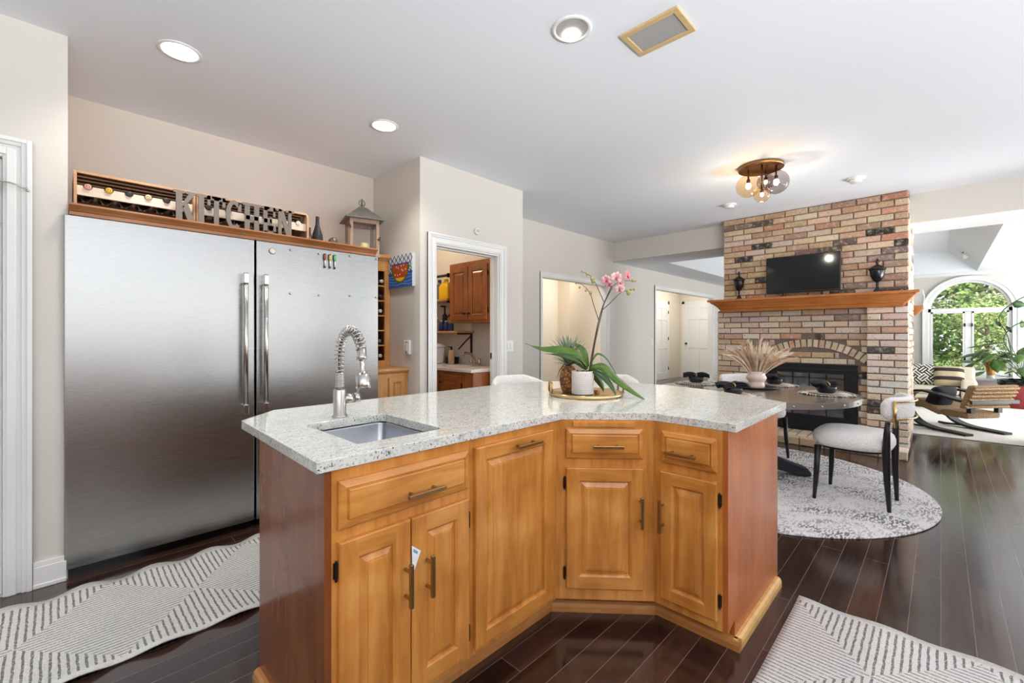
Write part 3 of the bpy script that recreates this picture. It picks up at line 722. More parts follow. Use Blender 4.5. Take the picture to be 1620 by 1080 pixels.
for x, c, n in ((1.374, (168, 82, 76), 'red'), (1.411, (214, 180, 86), 'yellow'), (1.447, (98, 178, 110), 'green')):
    t = thing('dry_erase_marker', 'small marker with a %s cap hanging on the right refrigerator' % n, 'marker', (x, FY-.011, 1.757), group='markers on the refrigerator')
    mb = MB(); mb.lathe([(.0045, .012), (.0045, .062)], 12); mb.build('barrel', white_plas, t, smooth=True)
    mb = MB(); mb.lathe([(.0052, .0), (.0052, .012), (.003, .0125)], 12); mb.build('tip_plug', black_m, t)
    mb = MB(); mb.lathe([(.0085, .06), (.0095, .066), (.0095, .092), (.008, .098)], 14); mb.build('cap', P('cap_'+n, c, .4), t, smooth=True)
    mb = MB(); mb.lathe([(.008, .098), (.0078, .104), (.002, .105)], 14); mb.build('eraser', black_m, t)
t = thing('round_magnet', 'round cream magnet high on the right refrigerator above its handle', 'magnet', (1.021, FY-.0005, 1.834))
mb = MB(); mb.lathe([(.021, 0), (.021, .006), (.018, .009)], 24); mb.xf(RX); mb.build('rim', P('magnet_grey', (176, 172, 160), .5), t, smooth=True)
mb = MB(); mb.lathe([(.017, .009), (.001, .0105)], 24, cap0=False, cap1=False); mb.xf(RX); mb.build('face', P('magnet_cream', (226, 222, 206), .5), t)
# ---------------------------------------------------------------- moulded wood shelf over the refrigerators
t = thing('refrigerator_shelf', 'moulded wooden shelf trim running above both refrigerators', 'shelf', (.05, 3.26, 1.895))
mb = MB(); prof = [(.03, .0), (-.012, .0), (-.012, .018), (-.02, .021), (-.028, .03), (-.042, .04), (-.05, .046), (-.05, .055), (.03, .055)]
mb.prism(prof, YZ, -.001, 1.735); mb.build('crown_front', wood_crown, t)
mb = MB(); mb.box(.0, .0305, .036, 1.735, .79, .053); mb.build('shelf_board', wood_crown, t)
SH = 1.895+.0535
# wine crates
def crate(label, x0, x1):
    t = thing('wine_crate', label, 'crate', (x0, 3.325, SH), group='wooden wine crates on the refrigerator shelf'); w = x1-x0; D = .34; H = .21
    mb = MB(); mb.box(.012, .012, 0.001, w-.012, D, .012); mb.build('bottom', wood_crate, t)
    for z in (.03, .095, .16): mb = MB(); mb.box(.012, D-.012, z, w-.012, D, z+.05); mb.build('back_slat', wood_crate, t)
    for s in (0, w-.012):
        mb = MB(); mb.prism([(0, 0), (D, 0), (D, H), (.03, H), (0, H-.03)], YZ, s, s+.012); mb.build('side', wood_crate_pale, t)
    for y in (.035, .115, .195, .28): mb = MB(); mb.box(.012, y, H-.012, w-.012, y+.05, H); mb.build('top_slat', wood_crate, t)
    mb = MB(); mb.box(.012, .018, H-.014, w-.012, .034, H); mb.build('top_edge', wood_crate_pale, t)
    mb = MB(); n = 6; pts = [(.0125, .082)]
    xs = [.0125+(w-.025)*(k+.5)/n for k in range(n)]
    for x in xs: pts += [(x+.02*cos(a), .13-.02*sin(a)) for a in [pi-pi*i/8 for i in range(9)]]
    pts += [(w-.0125, .082)]
    pts = [(.0125, .078), ]+[(.0125, .13)]+pts[1:-1]+[(w-.0125, .13), (w-.0125, .078)]
    mb.prism(pts, XZ, .02, .036); mb.build('bottle_rail', wood_rail, t)
    mb = MB(); mb.box(.0125, D-.09, .05, w-.0125, D-.075, .09); mb.build('rear_rail', wood_crate, t)
    return [x0+x for x in xs]
xa = crate('left wooden wine crate, next to the left wall', .068, .606); xb = crate('right wooden wine crate, behind the sign letters', .61, 1.292)
def bottle(label, x, y, z, cap, glass, group, tilt=0):
    """wine bottle lying down, neck towards -y ; origin at the neck rim"""
    t = thing('wine_bottle', label, 'wine bottle', (x, y, z), group=group)
    M = Matrix.Rotation(-pi/2, 4, 'X')
    mb = MB(); mb.lathe([(.0138, .055), (.0145, .085), (.026, .12), (.036, .15), (.0365, .28), (.03, .288)], 20); mb.xf(M); mb.build('glass_body', glass, t, smooth=True)
    mb = MB(); mb.lathe([(.0005, 0), (.013, .0), (.0155, .002), (.0155, .016), (.0145, .018), (.0145, .056)], 20, cap0=False); mb.xf(M); mb.build('foil_cap', cap, t, smooth=True)
    mb = MB(); mb.lathe([(.006, -.0008), (.008, -.0008), (.008, .0004), (.006, .0004)], 16, cap0=False, cap1=False); mb.xf(M); mb.build('cap_ring', P('ring', (60, 52, 46), .5), t)
    return t
gl = P('bottle_glass', (24, 26, 22), .1)
caps = [('copper pink', (206, 156, 140)), ('bright yellow', (214, 176, 60)), ('slate black', (52, 52, 58)), ('cream and black', (216, 200, 150)), ('dark brown', (60, 50, 48)), ('pale gold', (210, 190, 120)),
        ('charcoal', (50, 48, 48)), ('light blue', (130, 150, 200)), ('olive green', (140, 132, 50)), ('rusty red', (150, 66, 36)), ('white and grey', (206, 204, 200)), ('silver white', (224, 224, 222))]
cm = [P('foil_'+n.replace(' ', '_'), c, .35, .3) for n, c in caps]
for i, x in enumerate(xa+xb):
    nth = ('first', 'second', 'third', 'fourth', 'fifth', 'sixth')[i % 6]
    bottle('wine bottle with a %s cap, %s from the left in the %s crate' % (caps[i][0], nth, 'left' if i < 6 else 'right'), x, 3.335, SH+.1262, cm[i], gl, 'wine bottles lying in the crates')
# sign letters, slab serif, cut from grey board
sign = thing('kitchen_sign', 'grey wooden slab letters spelling KITCHEN on the refrigerator shelf', 'sign', (.482, 3.285, SH))
sm_ = P('sign_grey', (120, 114, 108), .7, var=.06, vscale=40)
LH = .19
def letter(ch, x, w):
    mb = MB(); s = w*.27; f = .026; h = LH; th = .012
    def R(a, b, c, d): mb.prism(rect(a, b, c, d), XZ, 0, th)
    def Q(*p): mb.prism(list(p), XZ, .0003, th-.0003)
    def stem(c, sw=s, ext=.012): R(c-sw/2, f*.6, c+sw/2, h-f*.6); R(c-sw/2-ext, 0, c+sw/2+ext, f*.62); R(c-sw/2-ext, h-f*.62, c+sw/2+ext, h)
    if ch == 'K':
        stem(.02+s/2); Q((.02+s, h*.42), (.02+s, h*.6), (w*.72, h-.015), (w*.98, h-.015)); Q((.02+s, h*.5), (.02+s+.03, h*.58), (w*1.0, .012), (w*.68, .012)); R(w*.62, 0, w*1.06, f*.62); R(w*.6, h-f*.62, w*1.02, h)
    if ch == 'I': stem(w/2, w*.5, .012)
    if ch == 'T': stem(w/2, s, .012); R(0, h-f*.95, w, h); R(0, h-.06, .016, h); R(w-.016, h-.06, w, h)
    if ch == 'C':
        n = 26; o = []; i_ = []
        for k in range(n+1):
            a = radians(48+264*k/n); o.append((w/2+w*.5*cos(a), h/2+h*.5*sin(a))); i_.append((w/2+w*.24*cos(a), h/2+h*.36*sin(a)))
        for k in range(n): mb.prism([o[k], o[k+1], i_[k+1], i_[k]], XZ, 0, th)
        R(w*.74, h*.64, w*.95, h*.9)
    if ch == 'H': stem(s*.5+.012); stem(w-s*.5-.012); R(s*.6, h*.43, w-s*.6, h*.57)
    if ch == 'E':
        stem(s*.5+.012); R(s*.6, h-f, w*.95, h); R(s*.6, 0, w*.98, f); R(s*.6, h*.43, w*.7, h*.57); R(w*.8, h-.062, w*.95, h); R(w*.82, 0, w*.98, .066); R(w*.56, h*.36, w*.7, h*.64)
    if ch == 'N':
        R(.012, .0, .012+s*.7, h); R(w-.012-s*.7, 0, w-.012, h); Q((.012, h), (.012+s*1.05, h), (w-.012, 0), (w-.012-s*1.0, 0)); R(0, 0, .024+s*.7, f*.62); R(0, h-f*.62, .03+s*.6, h); R(w-.03-s*.7, h-f*.62, w+.006, h)
    mb.xf(Matrix.Translation((x, 0, 0))); mb.build('letter', sm_, sign)
xx = 0
for ch, w in zip('KITCHEN', (.115, .058, .096, .092, .109, .091, .109)):
    letter(ch, xx, w); xx += w+.003
# black bud vases, ornament, lantern
def budvase(label, x, y, h=.165):
    mb = MB(); mb.lathe([(.028, 0), (.037, .004), (.04, .03), (.036, .06), (.022, .095), (.014, .12), (.0125, .155), (.014, .165), (.011, .166), (.0105, .15)], 24)
    o = mb.build('bud_vase', P('matte_black', (42, 42, 42), .45), smooth=True); o.location = (x, y, SH); o.scale = (1, 1, h/.165); tag(o, label, 'vase', 'black bud vases on the refrigerator shelf')
budvase('black bottle shaped vase between the crates and the lantern', 1.385, 3.40, .215); budvase('black vase mostly hidden behind the right wine crate end', 1.385, 3.56, .16)
mb = MB(); mb.lathe([(.0, 0), (.03, .0), (.036, .012), (.03, .03), (.016, .04), (.001, .042)], 20, cap0=False, cap1=False); o = mb.build('dark_ornament', P('dark_pewter', (92, 84, 76), .4, .5), smooth=True); o.location = (1.47, 3.32, SH); o.scale = (1, 1, 1.4)
tag(o, 'small dark domed ornament on the shelf left of the lantern', 'ornament')
t = thing('lantern', 'weathered grey wood and glass lantern with a pitched metal roof', 'lantern', (1.93, 3.76, SH+.006), radians(-16))
hw = .125; H = .33
mb = MB(); mb.box(-hw-.01, -hw-.01, 0, hw+.01, hw+.01, .022); mb.build('base', wood_grey, t, bevel=.002)
for sx in (-1, 1):
    for sy in (-1, 1): mb = MB(); mb.box(sx*hw-sx*.026, sy*hw-sy*.026, .022, sx*hw, sy*hw, H); mb.build('post', wood_grey, t, bevel=.0015)
for s in (-1, 1):
    for z0, z1 in ((H-.032, H), (.0225, .05)):
        mb = MB(); mb.box(-hw+.0265, s*hw-s*.02, z0, hw-.0265, s*hw, z1); mb.build('rail', wood_grey, t)
        mb = MB(); mb.box(s*hw-s*.02, -hw+.0265, z0, s*hw, hw-.0265, z1); mb.build('rail', wood_grey, t)
for s in (-1, 1):
    mb = MB(); mb.box(-hw+.02, s*(hw-.012)-.001, .045, hw-.02, s*(hw-.012)+.001, H-.03); mb.build('glass_pane', pane_m, t)
    mb = MB(); mb.box(s*(hw-.012)-.001, -hw+.02, .045, s*(hw-.012)+.001, hw-.02, H-.03); mb.build('glass_pane', pane_m, t)
zinc = P('zinc_roof', (140, 138, 132), .5, .4, var=.15, vscale=30)
mb = MB(); q = lambda r, z: [(-r, -r, z), (r, -r, z), (r, r, z), (-r, r, z)]
mb.loft([q(.165, H), q(.168, H+.006), q(.155, H+.012), q(.045, H+.115), q(.04, H+.125)]); mb.build('roof', zinc, t)
mb = MB(); mb.lathe([(.028, H+.124), (.028, H+.136), (.012, H+.14), (.008, H+.152), (.001, H+.154)], 16, cap1=False); 
for a in (0, pi/2): mb.tube([(.026*cos(a)*cos(b), .026*sin(a)*cos(b), H+.172+.026*sin(b)) for b in [2*pi*i/20 for i in range(21)]], .0045, 8)
mb.ball((0, 0, H+.205), .008, 10); mb.build('finial', zinc, t, smooth=True)
mb = MB(); mb.box(hw-.002, -hw-.01, .15, hw+.006, -hw+.004, .185); mb.ball((hw-.012, -hw-.012, .16), .008, 8); mb.build('latch', hinge_m, t)
mb = MB(); mb.box(-hw-.004, -hw-.006, .24, -hw+.008, -hw, .27); mb.build('hinge', hinge_m, t)
t = thing('pillar_candle', 'pale yellow green candle standing inside the lantern', 'candle', (1.955, 3.76, SH+.0285))
mb = MB(); mb.lathe([(.034, 0), (.035, .003), (.035, .118), (.031, .122), (.022, .116), (.001, .114)], 24, cap1=False); mb.build('wax', P('candle_wax', (224, 220, 150), .5), t, smooth=True)
mb = MB(); mb.cyl((0, 0, .114), (.002, 0, .128), .0016, n=6); mb.build('wick', black_m, t)
# ---------------------------------------------------------------- wine hutch in the alcove corner
t = thing('wine_hutch', 'light wooden hutch with bottle cubbies tucked right of the refrigerators', 'cabinet', (1.815, 3.435, 0))
W_ = 2.2-1.815
mb = MB(); mb.box(0, 0, .0, W_, .62, .95); mb.build('base_body', wood_hutch, t)
mb = MB(); mb.prism([(-.02, .945), (-.005, .93), (0, .93), (.3, .93), (.3, .975), (-.025, .975), (-.025, .955)], YZ, -.0, W_-.0005); mb.build('ledge_top', wood_hutch, t)
a = panel_door(t, 'door', .19, W_-.03, .12, .895, st=.04, yf=-.016)
for p in a.data.materials: pass
a.data.materials.clear(); a.data.materials.append(wood_hutch); a.data.materials.append(wood_hutch)
yy = .30
for x0, x1 in ((0.0, .2), (W_-.055, W_-.0005)): mb = MB(); mb.box(x0, yy, .9755, x1, yy+.02, 1.95); mb.build('face_stile', wood_hutch, t)
mb = MB(); mb.box(.2, yy, 1.86, W_-.055, yy+.02, 1.95); mb.box(.2, yy, .9755, W_-.055, yy+.02, 1.03); mb.build('face_rail', wood_hutch, t)
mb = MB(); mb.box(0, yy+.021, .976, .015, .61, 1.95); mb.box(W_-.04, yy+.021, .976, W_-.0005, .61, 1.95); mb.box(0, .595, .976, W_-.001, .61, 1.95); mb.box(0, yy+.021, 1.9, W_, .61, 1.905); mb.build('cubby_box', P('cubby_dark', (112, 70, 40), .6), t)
mb = MB(); mb.prism([(yy, 1.93), (yy-.005, 1.95), (yy-.03, 1.985), (yy-.03, 2.01), (yy+.02, 2.01), (yy+.02, 1.93)], YZ, 0, W_-.0005); mb.build('crown', wood_hutch, t)
mb = MB()
cz = [1.03+.83*k/6 for k in range(7)]
for z in cz[1:-1]: mb.box(.2, yy+.005, z-.006, W_-.056, .594, z+.006)
mb.build('cubby_shelf', wood_hutch, t)
hc = [P('hutch_cap_%d' % i, c, .4) for i, c in enumerate(((224, 220, 214), (60, 60, 66), (230, 226, 220), (120, 116, 110), (226, 214, 196)))]
for (k, i, lab, dx) in ((5, 0, 'white capped bottle in the top cubby of the hutch', 0), (4, 1, 'dark capped bottle in the second cubby of the hutch', -.01), (3, 2, 'white capped bottle in the third cubby of the hutch', -.015), (1, 3, 'grey capped bottle in the fifth cubby of the hutch', -.022), (0, 4, 'cream capped bottle in the lowest cubby of the hutch', -.015)):
    bottle(lab, 1.815+.295+dx, 3.435+yy-.012, cz[k]+.0435, hc[i], gl, 'wine bottles in the hutch cubbies')
# ---------------------------------------------------------------- painted canvas on the partition
t = thing('bowl_painting', 'small unframed painting of a red bowl on blue stripes', 'painting', (2.2045, 3.5195, 1.845), -pi/2)
w, h = .1945, .148
def flat(mb, poly, k): mb.prism(poly, XZ, -.0305-.0004*k, -.0300)
mb = MB(); mb.box(-w, -.03, -h, w, 0, h); mb.build('canvas', P('canvas_white', (214, 220, 226), .7), t)
navy = P('paint_navy', (32, 40, 82), .5); blue = P('paint_blue', (44, 82, 158), .5, var=.2, vscale=30); sky_b = P('paint_light_blue', (96, 140, 204), .5)
mb = MB(); flat(mb, rect(-w, -h, w, -.01), 1); mb.build('blue_field', blue, t)
mb = MB()
for k, z in enumerate((-.125, -.1, -.07, -.045)):
    n = 10; pts = [(-w+2*w*i/n, z+.006*sin(i*1.3+k)) for i in range(n+1)]; flat(mb, pts+[(x, y+.009) for x, y in reversed(pts)], 2)
mb.build('wave_stripe', sky_b, t)
mb = MB()
def diamond(cx, cz_, a, b, tk):
    O = [(cx-a, cz_), (cx, cz_-b), (cx+a, cz_), (cx, cz_+b)]; I = [(cx-a+tk, cz_), (cx, cz_-b+tk), (cx+a-tk, cz_), (cx, cz_+b-tk)]
    for i in range(4): j = (i+1) % 4; flat(mb, [O[i], O[j], I[j], I[i]], 2)
for k in range(6): diamond(-.165+k*.066, .105, .034, .045, .011)
for k in range(3):
    for s in (-1, 1): diamond(s*(.155+.01*k), .05-k*.035, .026, .024, .009)
mb.build('chain_lattice', navy, t)
def bowl(sc, zt): return [(-.135*sc, zt), (.135*sc, zt)]+[(.135*sc*cos(a), zt-.16*sc*sin(a)**.9) for a in [pi*i/18 for i in range(1, 18)]]
mb = MB(); flat(mb, bowl(1.1, .065), 3); mb.build('bowl_outline', P('paint_green', (60, 104, 60), .5, var=.4, vscale=60), t)
mb = MB(); flat(mb, bowl(.97, .06), 4); mb.build('bowl_red', P('paint_orange_red', (178, 74, 26), .5, var=.25, vscale=60), t)
zc = -.048
mb = MB(); flat(mb, [(x, z) for x, z in bowl(.93, .057) if z < zc]+[], 5); mb.build('yellow_band', P('paint_yellow', (232, 186, 40), .5), t)
mb = MB(); flat(mb, rect(-.14, .056, .14, .07), 5); mb.build('bowl_rim', P('paint_violet', (84, 54, 120), .5), t)
mb = MB()
for x, z in ((-.06, .04), (-.03, .03), (.02, .045), (.06, .05), (.09, .01), (.05, 0), (-.08, -.03), (-.04, -.035), (.0, -.03), (.03, .01)): flat(mb, [(x+.006*cos(a), z+.009*sin(a)) for a in [2*pi*i/8 for i in range(8)]], 6)
mb.build('white_dab', P('paint_white', (236, 232, 224), .5), t)
# ---------------------------------------------------------------- laundry pantry seen through the doorway
def cabinet_x(name, label, x, ya, yb, z0, z1, depth, doors, group=None, extra=None):
    """cherry cabinet on the wall facing -x ; ya far end (left in view), yb near end"""
    t = thing(name, label, 'cabinet', (x, ya, 0), -pi/2, group); w = ya-yb
    mb = MB(); mb.box(0, 0, z0, w, depth, z1); mb.build('carcass', wood_cherry, t)
    for (a, b, c, d, kn, hs) in doors:
        p = panel_door(t, 'door', a, b, c, d, st=.055); p.data.materials.clear(); p.data.materials.append(wood_cherry); p.data.materials.append(wood_cherry)
        mb = MB(); mb.ball((kn, -.042, c+.07 if z0 > 1 else d-.08), .014, 12); mb.cyl((kn, -.02, c+.07 if z0 > 1 else d-.08), (kn, -.04, c+.07 if z0 > 1 else d-.08), .006, n=8); mb.build('knob', hinge_m, p, smooth=True)
        for z in (c+.1, d-.1): hinge(p, hs, z)
    return t
cabinet_x('wall_cabinet', 'cherry two door wall cabinet seen through the pantry doorway', 3.16, 4.06, 3.385, 1.40, 2.07, .305,
          ((.03, .332, 1.43, 2.02, .30, .024), (.344, .645, 1.43, 2.02, .378, .651)))
cabinet_x('base_cabinet', 'cherry base cabinet under the pantry sink counter', 2.93, 4.75, 3.385, .0, .88, .535,
          ((.06, .4, .12, .62, .36, .054), (.45, .80, .12, .84, .76, .444), (.83, 1.18, .12, .84, .87, 1.186)))
SZ = .885
mb = MB(); mb.plate([(2.905, 3.385), (3.4695, 3.385), (3.4695, 4.76), (2.905, 4.76)], [[(3.17+.15*cos(2*pi*i/24), 3.93+.21*sin(2*pi*i/24)) for i in range(24)]], XYZ, SZ-.004, SZ+.03)
tag(mb.build('vanity_top', P('vanity_cream', (226, 214, 204), .25), bevel=.006), 'cream sink counter on the cherry cabinet in the pantry', 'counter')
t = thing('pantry_sink', 'oval cream basin set in the pantry counter', 'sink', (3.17, 3.93, SZ))
mb = MB(); mb.lathe([(.149, .027), (.14, -.04), (.09, -.1), (.001, -.11)], 28, cap0=False, cap1=False)
for v in mb.v: v.y *= 1.38
mb.build('basin', P('basin_cream', (226, 216, 206), .25), t, smooth=True)
t = thing('pantry_faucet', 'chrome two handle faucet on the pantry sink counter', 'faucet', (3.37, 3.86, SZ+.0305), 0)
mb = MB(); mb.box(-.025, -.09, 0, .025, .09, .02); mb.build('base_plate', chrome, t, bevel=.006)
mb = MB(); mb.tube(smoothpath([(0, 0, .02), (-.01, 0, .08), (-.05, .01, .13), (-.12, .02, .145), (-.16, .025, .125)], 5), [.014]*21, 12); mb.build('spout', chrome, t, smooth=True)
for s in (-1, 1): mb = MB(); mb.lathe([(.022, .02), (.022, .04), (.014, .045), (.02, .06), (.02, .075), (.001, .08)], 16, c=(0, s*.07, 0), cap1=False); mb.build('tap_handle', chrome, t, smooth=True)
t = thing('soap_bottle', 'tall amber lotion bottle with pump beside the pantry faucet', 'bottle', (3.30, 4.21, SZ+.031))
mb = MB(); mb.lathe([(.034, 0), (.036, .004), (.036, .15), (.03, .165), (.012, .172)], 20); mb.build('bottle_body', P('amber_lotion', (196, 160, 122), .3), t, smooth=True)
mb = MB(); mb.cyl((0, 0, .17), (0, 0, .2), .012, n=12); mb.box(-.04, -.007, .2, .01, .007, .212); mb.build('pump', hinge_m, t)
t = thing('laundry_bin', 'white plastic bin on the pantry counter below the shelves', 'bin', (3.18, 4.545, SZ+.031))
q = lambda a, b, z: [(-a, -b, z), (a, -b, z), (a, b, z), (-a, b, z)]
mb = MB(); mb.loft([q(.15, .15, 0), q(.165, .165, .2)]); mb.build('bin_body', white_plas, t, bevel=.02)
mb = MB(); mb.loft([q(.168, .168, .2), q(.17, .17, .215), q(.12, .12, .245)]); mb.build('lid', white_plas, t, bevel=.008)
t = thing('black_caddy', 'low dark wire caddy behind the white bin in the pantry', 'caddy', (3.375, 4.29, SZ+.031))
mb = MB(); mb.loft([q(.06, .05, 0), q(.065, .055, .08)], True, False); mb.build('caddy_box', black_m, t, solid=.003)
# shelves on the pantry side wall
for z, x0, ya, yb, lab in ((1.67, 3.19, 4.95, 4.15, 'upper wooden pantry shelf holding the yellow jug'), (1.29, 3.22, 4.95, 3.99, 'lower wooden pantry shelf with blue and clear bottles')):
    t = thing('pantry_shelf', lab, 'shelf', (x0, yb, z), group='pantry shelves')
    mb = MB(); mb.box(0, 0, 0, 3.4695-x0, ya-yb, .022); mb.build('board', wood_hutch, t)
    for y in (.03, ya-yb-.1):
        mb = MB(); mb.box(.03, y, -.02, 3.4695-x0, y+.02, -.0005); mb.box(3.45-x0, y, -.25, 3.4695-x0, y+.02, -.02); mb.obox((.14, y+.01, -.11), (.77, 0, .64), (0, 1, 0), (-.64, 0, .77), .13, .006, .006); mb.build('bracket', hinge_m, t)
mb = MB(); mb.cyl((3.2, 4.95, 1.965), (3.2, 4.15, 1.965), .016, n=12); mb.box(3.19, 4.14, 1.94, 3.469, 4.155, 1.99); o = mb.build('hanging_rod', black_m); tag(o, 'dark rod along the top of the pantry shelves', 'rod')
def bottle_up(name, label, x, y, z, r, h, m, capm, group=None, neck=.4, sq=False):
    t = thing(name, label, 'bottle', (x, y, z), group=group)
    mb = MB(); mb.lathe([(r*.9, 0), (r, .006), (r, h*.62), (r*.9, h*.7), (r*neck, h*.84), (r*neck, h*.88)], 18); mb.build('bottle_body', m, t, smooth=True)
    mb = MB(); mb.lathe([(r*neck*1.15, h*.87), (r*neck*1.15, h), (r*neck, h*1.0)], 14); mb.build('cap', capm, t, smooth=True)
    return t
navy_p = P('navy_plastic', (36, 48, 110), .35); clear_b = P('clear_bottle', (190, 200, 208), .15, trans=.4); grey_p = P('grey_plastic', (112, 118, 122), .4)
sz2 = 1.29+.0225
for i, (y, r, h, m, lab) in enumerate(((4.78, .035, .13, navy_p, 'navy blue bottle at the far left of the lower pantry shelf'), (4.68, .028, .19, clear_b, 'clear slim bottle left on the lower pantry shelf'), (4.60, .03, .13, navy_p, 'navy blue bottle second from left on the lower shelf'), (4.50, .036, .17, clear_b, 'clear wide bottle in the middle of the lower shelf'), (4.40, .036, .13, navy_p, 'navy blue bottle under the black pump on the lower shelf'), (4.31, .034, .125, navy_p, 'navy bottle below the wall cabinet corner'), (4.22, .034, .125, navy_p, 'navy bottle at the right end of the lower pantry shelf'))):
    bottle_up('shelf_bottle', lab, 3.30, y, sz2, r, h, m, white_plas, 'bottles on the lower pantry shelf')
t = thing('pump_dispenser', 'tall black pump dispenser on the lower pantry shelf', 'dispenser', (3.40, 4.47, sz2))
mb = MB(); mb.lathe([(.03, 0), (.03, .2), (.012, .22), (.009, .3), (.001, .3)], 16, cap1=False); mb.box(-.06, -.012, .3, .012, .012, .318); mb.build('dispenser_body', black_m, t, smooth=False)
sz1 = 1.67+.0225
t = thing('detergent_jug', 'bright yellow detergent jug on the upper pantry shelf', 'jug', (3.27, 4.27, sz1))
mb = MB(); mb.loft([rr(.05, .085, .02, 0), rr(.052, .088, .02, .01), rr(.052, .088, .02, .15), rr(.035, .05, .02, .2), rr(.024, .024, .02, .215)]); mb.build('jug_body', P('yellow_plastic', (236, 186, 12), .3), t, smooth=True)
mb = MB(); mb.lathe([(.028, .21), (.028, .245), (.02, .25)], 16); mb.build('cap', P('yellow_cap', (240, 200, 40), .3), t, smooth=True)
bottle_up('grey_bottle', 'grey bottle standing left of the yellow jug', 3.30, 4.44, sz1, .05, .25, grey_p, navy_p)
bottle_up('grey_bottle', 'blue grey spray bottle farther left of the yellow jug', 3.32, 4.60, sz1, .045, .2, P('blue_grey', (108, 124, 136), .4), white_plas)
t = thing('flower_pot', 'little pot with pink and green artificial flowers on the upper shelf', 'flower pot', (3.25, 4.74, sz1))
mb = MB(); mb.lathe([(.03, 0), (.045, .07), (.042, .07)], 16); mb.build('pot', grey_p, t, smooth=True)
mb = MB()
for k in range(12): mb.ball((random.uniform(-.05, .05), random.uniform(-.06, .06), .09+random.random()*.08), .022, 8)
mb.build('blossoms', P('pink_blossom', (214, 160, 142), .6), t, smooth=True)
mb = MB()
for k in range(14):
    a = random.random()*6.3; mb.strip([(0, 0, .06), (.04*cos(a), .04*sin(a), .1), (.07*cos(a), .07*sin(a), .09+random.random()*.05)], [.004, .014, .002], (-sin(a), cos(a), 0), .2)
mb.build('leaves', leaf_dark, t)
point_light('pantry_lamp', (2.75, 4.35, 2.6), 10, .12, (1, .84, .66))
area_light('hall_lamp', (6.2, 4.75, 2.78), (6.2, 4.75, 0), 2.5, .7, 34, (1, .97, .93))
area_light('hall_end_lamp', (11.0, 4.8, 2.78), (11.0, 4.8, 0), 3.0, .7, 36, (1, .97, .93))
# ---------------------------------------------------------------- runner rugs
def runner_mat(name, ph):
    m, N, L, b = new_mat(name)
    tc = N.new('ShaderNodeTexCoord'); sep = N.new('ShaderNodeSeparateXYZ'); L.new(tc.outputs['Object'], sep.inputs[0])
    nz = noise_n(N, L, tc.outputs['Object'], 30, 3, .6); wob = mathn(N, L, 'MULTIPLY', mathn(N, L, 'SUBTRACT', nz, .5), .018)
    u = sep.outputs[0]; v = sep.outputs[1]; av = mathn(N, L, 'ABSOLUTE', v)
    fr = mathn(N, L, 'FRACT', mathn(N, L, 'ADD', mathn(N, L, 'DIVIDE', u, .605), ph))
    tri = mathn(N, L, 'MULTIPLY', mathn(N, L, 'ABSOLUTE', mathn(N, L, 'SUBTRACT', fr, .5)), .72)
    ctr = mathn(N, L, 'LESS_THAN', av, tri)
    sa = mathn(N, L, 'LESS_THAN', mathn(N, L, 'FRACT', mathn(N, L, 'DIVIDE', mathn(N, L, 'ADD', v, mathn(N, L, 'MULTIPLY', wob, .15)), .0215)), .27)
    sb = mathn(N, L, 'LESS_THAN', mathn(N, L, 'FRACT', mathn(N, L, 'DIVIDE', mathn(N, L, 'ADD', u, mathn(N, L, 'MULTIPLY', wob, .5)), .0245)), .33)
    st = mathn(N, L, 'ADD', mathn(N, L, 'MULTIPLY', ctr, sa), mathn(N, L, 'MULTIPLY', mathn(N, L, 'SUBTRACT', 1.0, ctr), sb))
    st = mathn(N, L, 'MULTIPLY', st, mathn(N, L, 'LESS_THAN', av, .36))
    fine = noise_n(N, L, tc.outputs['Object'], 160, 2, .6)
    st = mathn(N, L, 'MULTIPLY', st, ramp(N, L, fine, [(.32, (.25, .25, .25, 1)), (.5, (.85, .85, .85, 1))]))
    base = ramp(N, L, noise_n(N, L, tc.outputs['Object'], 120, 3), [(.3, lin(200, 199, 196)), (.7, lin(226, 225, 222))])
    L.new(mixc(N, L, st, base, lin(78, 78, 80)), b.inputs['Base Color']); b.inputs['Roughness'].default_value = .95
    bp = N.new('ShaderNodeBump'); bp.inputs['Strength'].default_value = .5; bp.inputs['Distance'].default_value = .004; L.new(fine, bp.inputs['Height']); L.new(bp.outputs['Normal'], b.inputs['Normal'])
    return m
def runner(label, cx, cy, rz, length, width, mat, amp, per):
    mb = MB(); n = int(length/.03); rows = []
    for i in range(n+1):
        x = -length/2+length*i/n
        top = []
        for j in range(13):
            v = -1+2*j/12; yv = v*(width/2+amp*sin(2*pi*x/per+(0 if v > 0 else 1.3))*.6)
            z = .006+.010*abs(v)**6*(1+sin(2*pi*x/per+(0 if v > 0 else 1.3)))*(amp/.012)
            top.append(Vector((x, yv, z)))
        rows.append(top)
    mb.loft(rows, False, False, False)
    o = mb.build('runner_rug', mat, smooth=True, solid=.006); o.location = (cx, cy, .0008); o.rotation_euler = (0, 0, rz)
    tag(o, label, 'rug', 'striped runner rugs'); return o
runner('striped runner rug lying in front of the refrigerators', .30, 2.66, 0, 2.7, .79, runner_mat('runner_weave', .19), .012, .26)
runner('striped runner rug corner in the lower right foreground', 2.094, -.435, pi/2, 1.85, .79, runner_mat('runner_weave_front', .471), .004, .3)
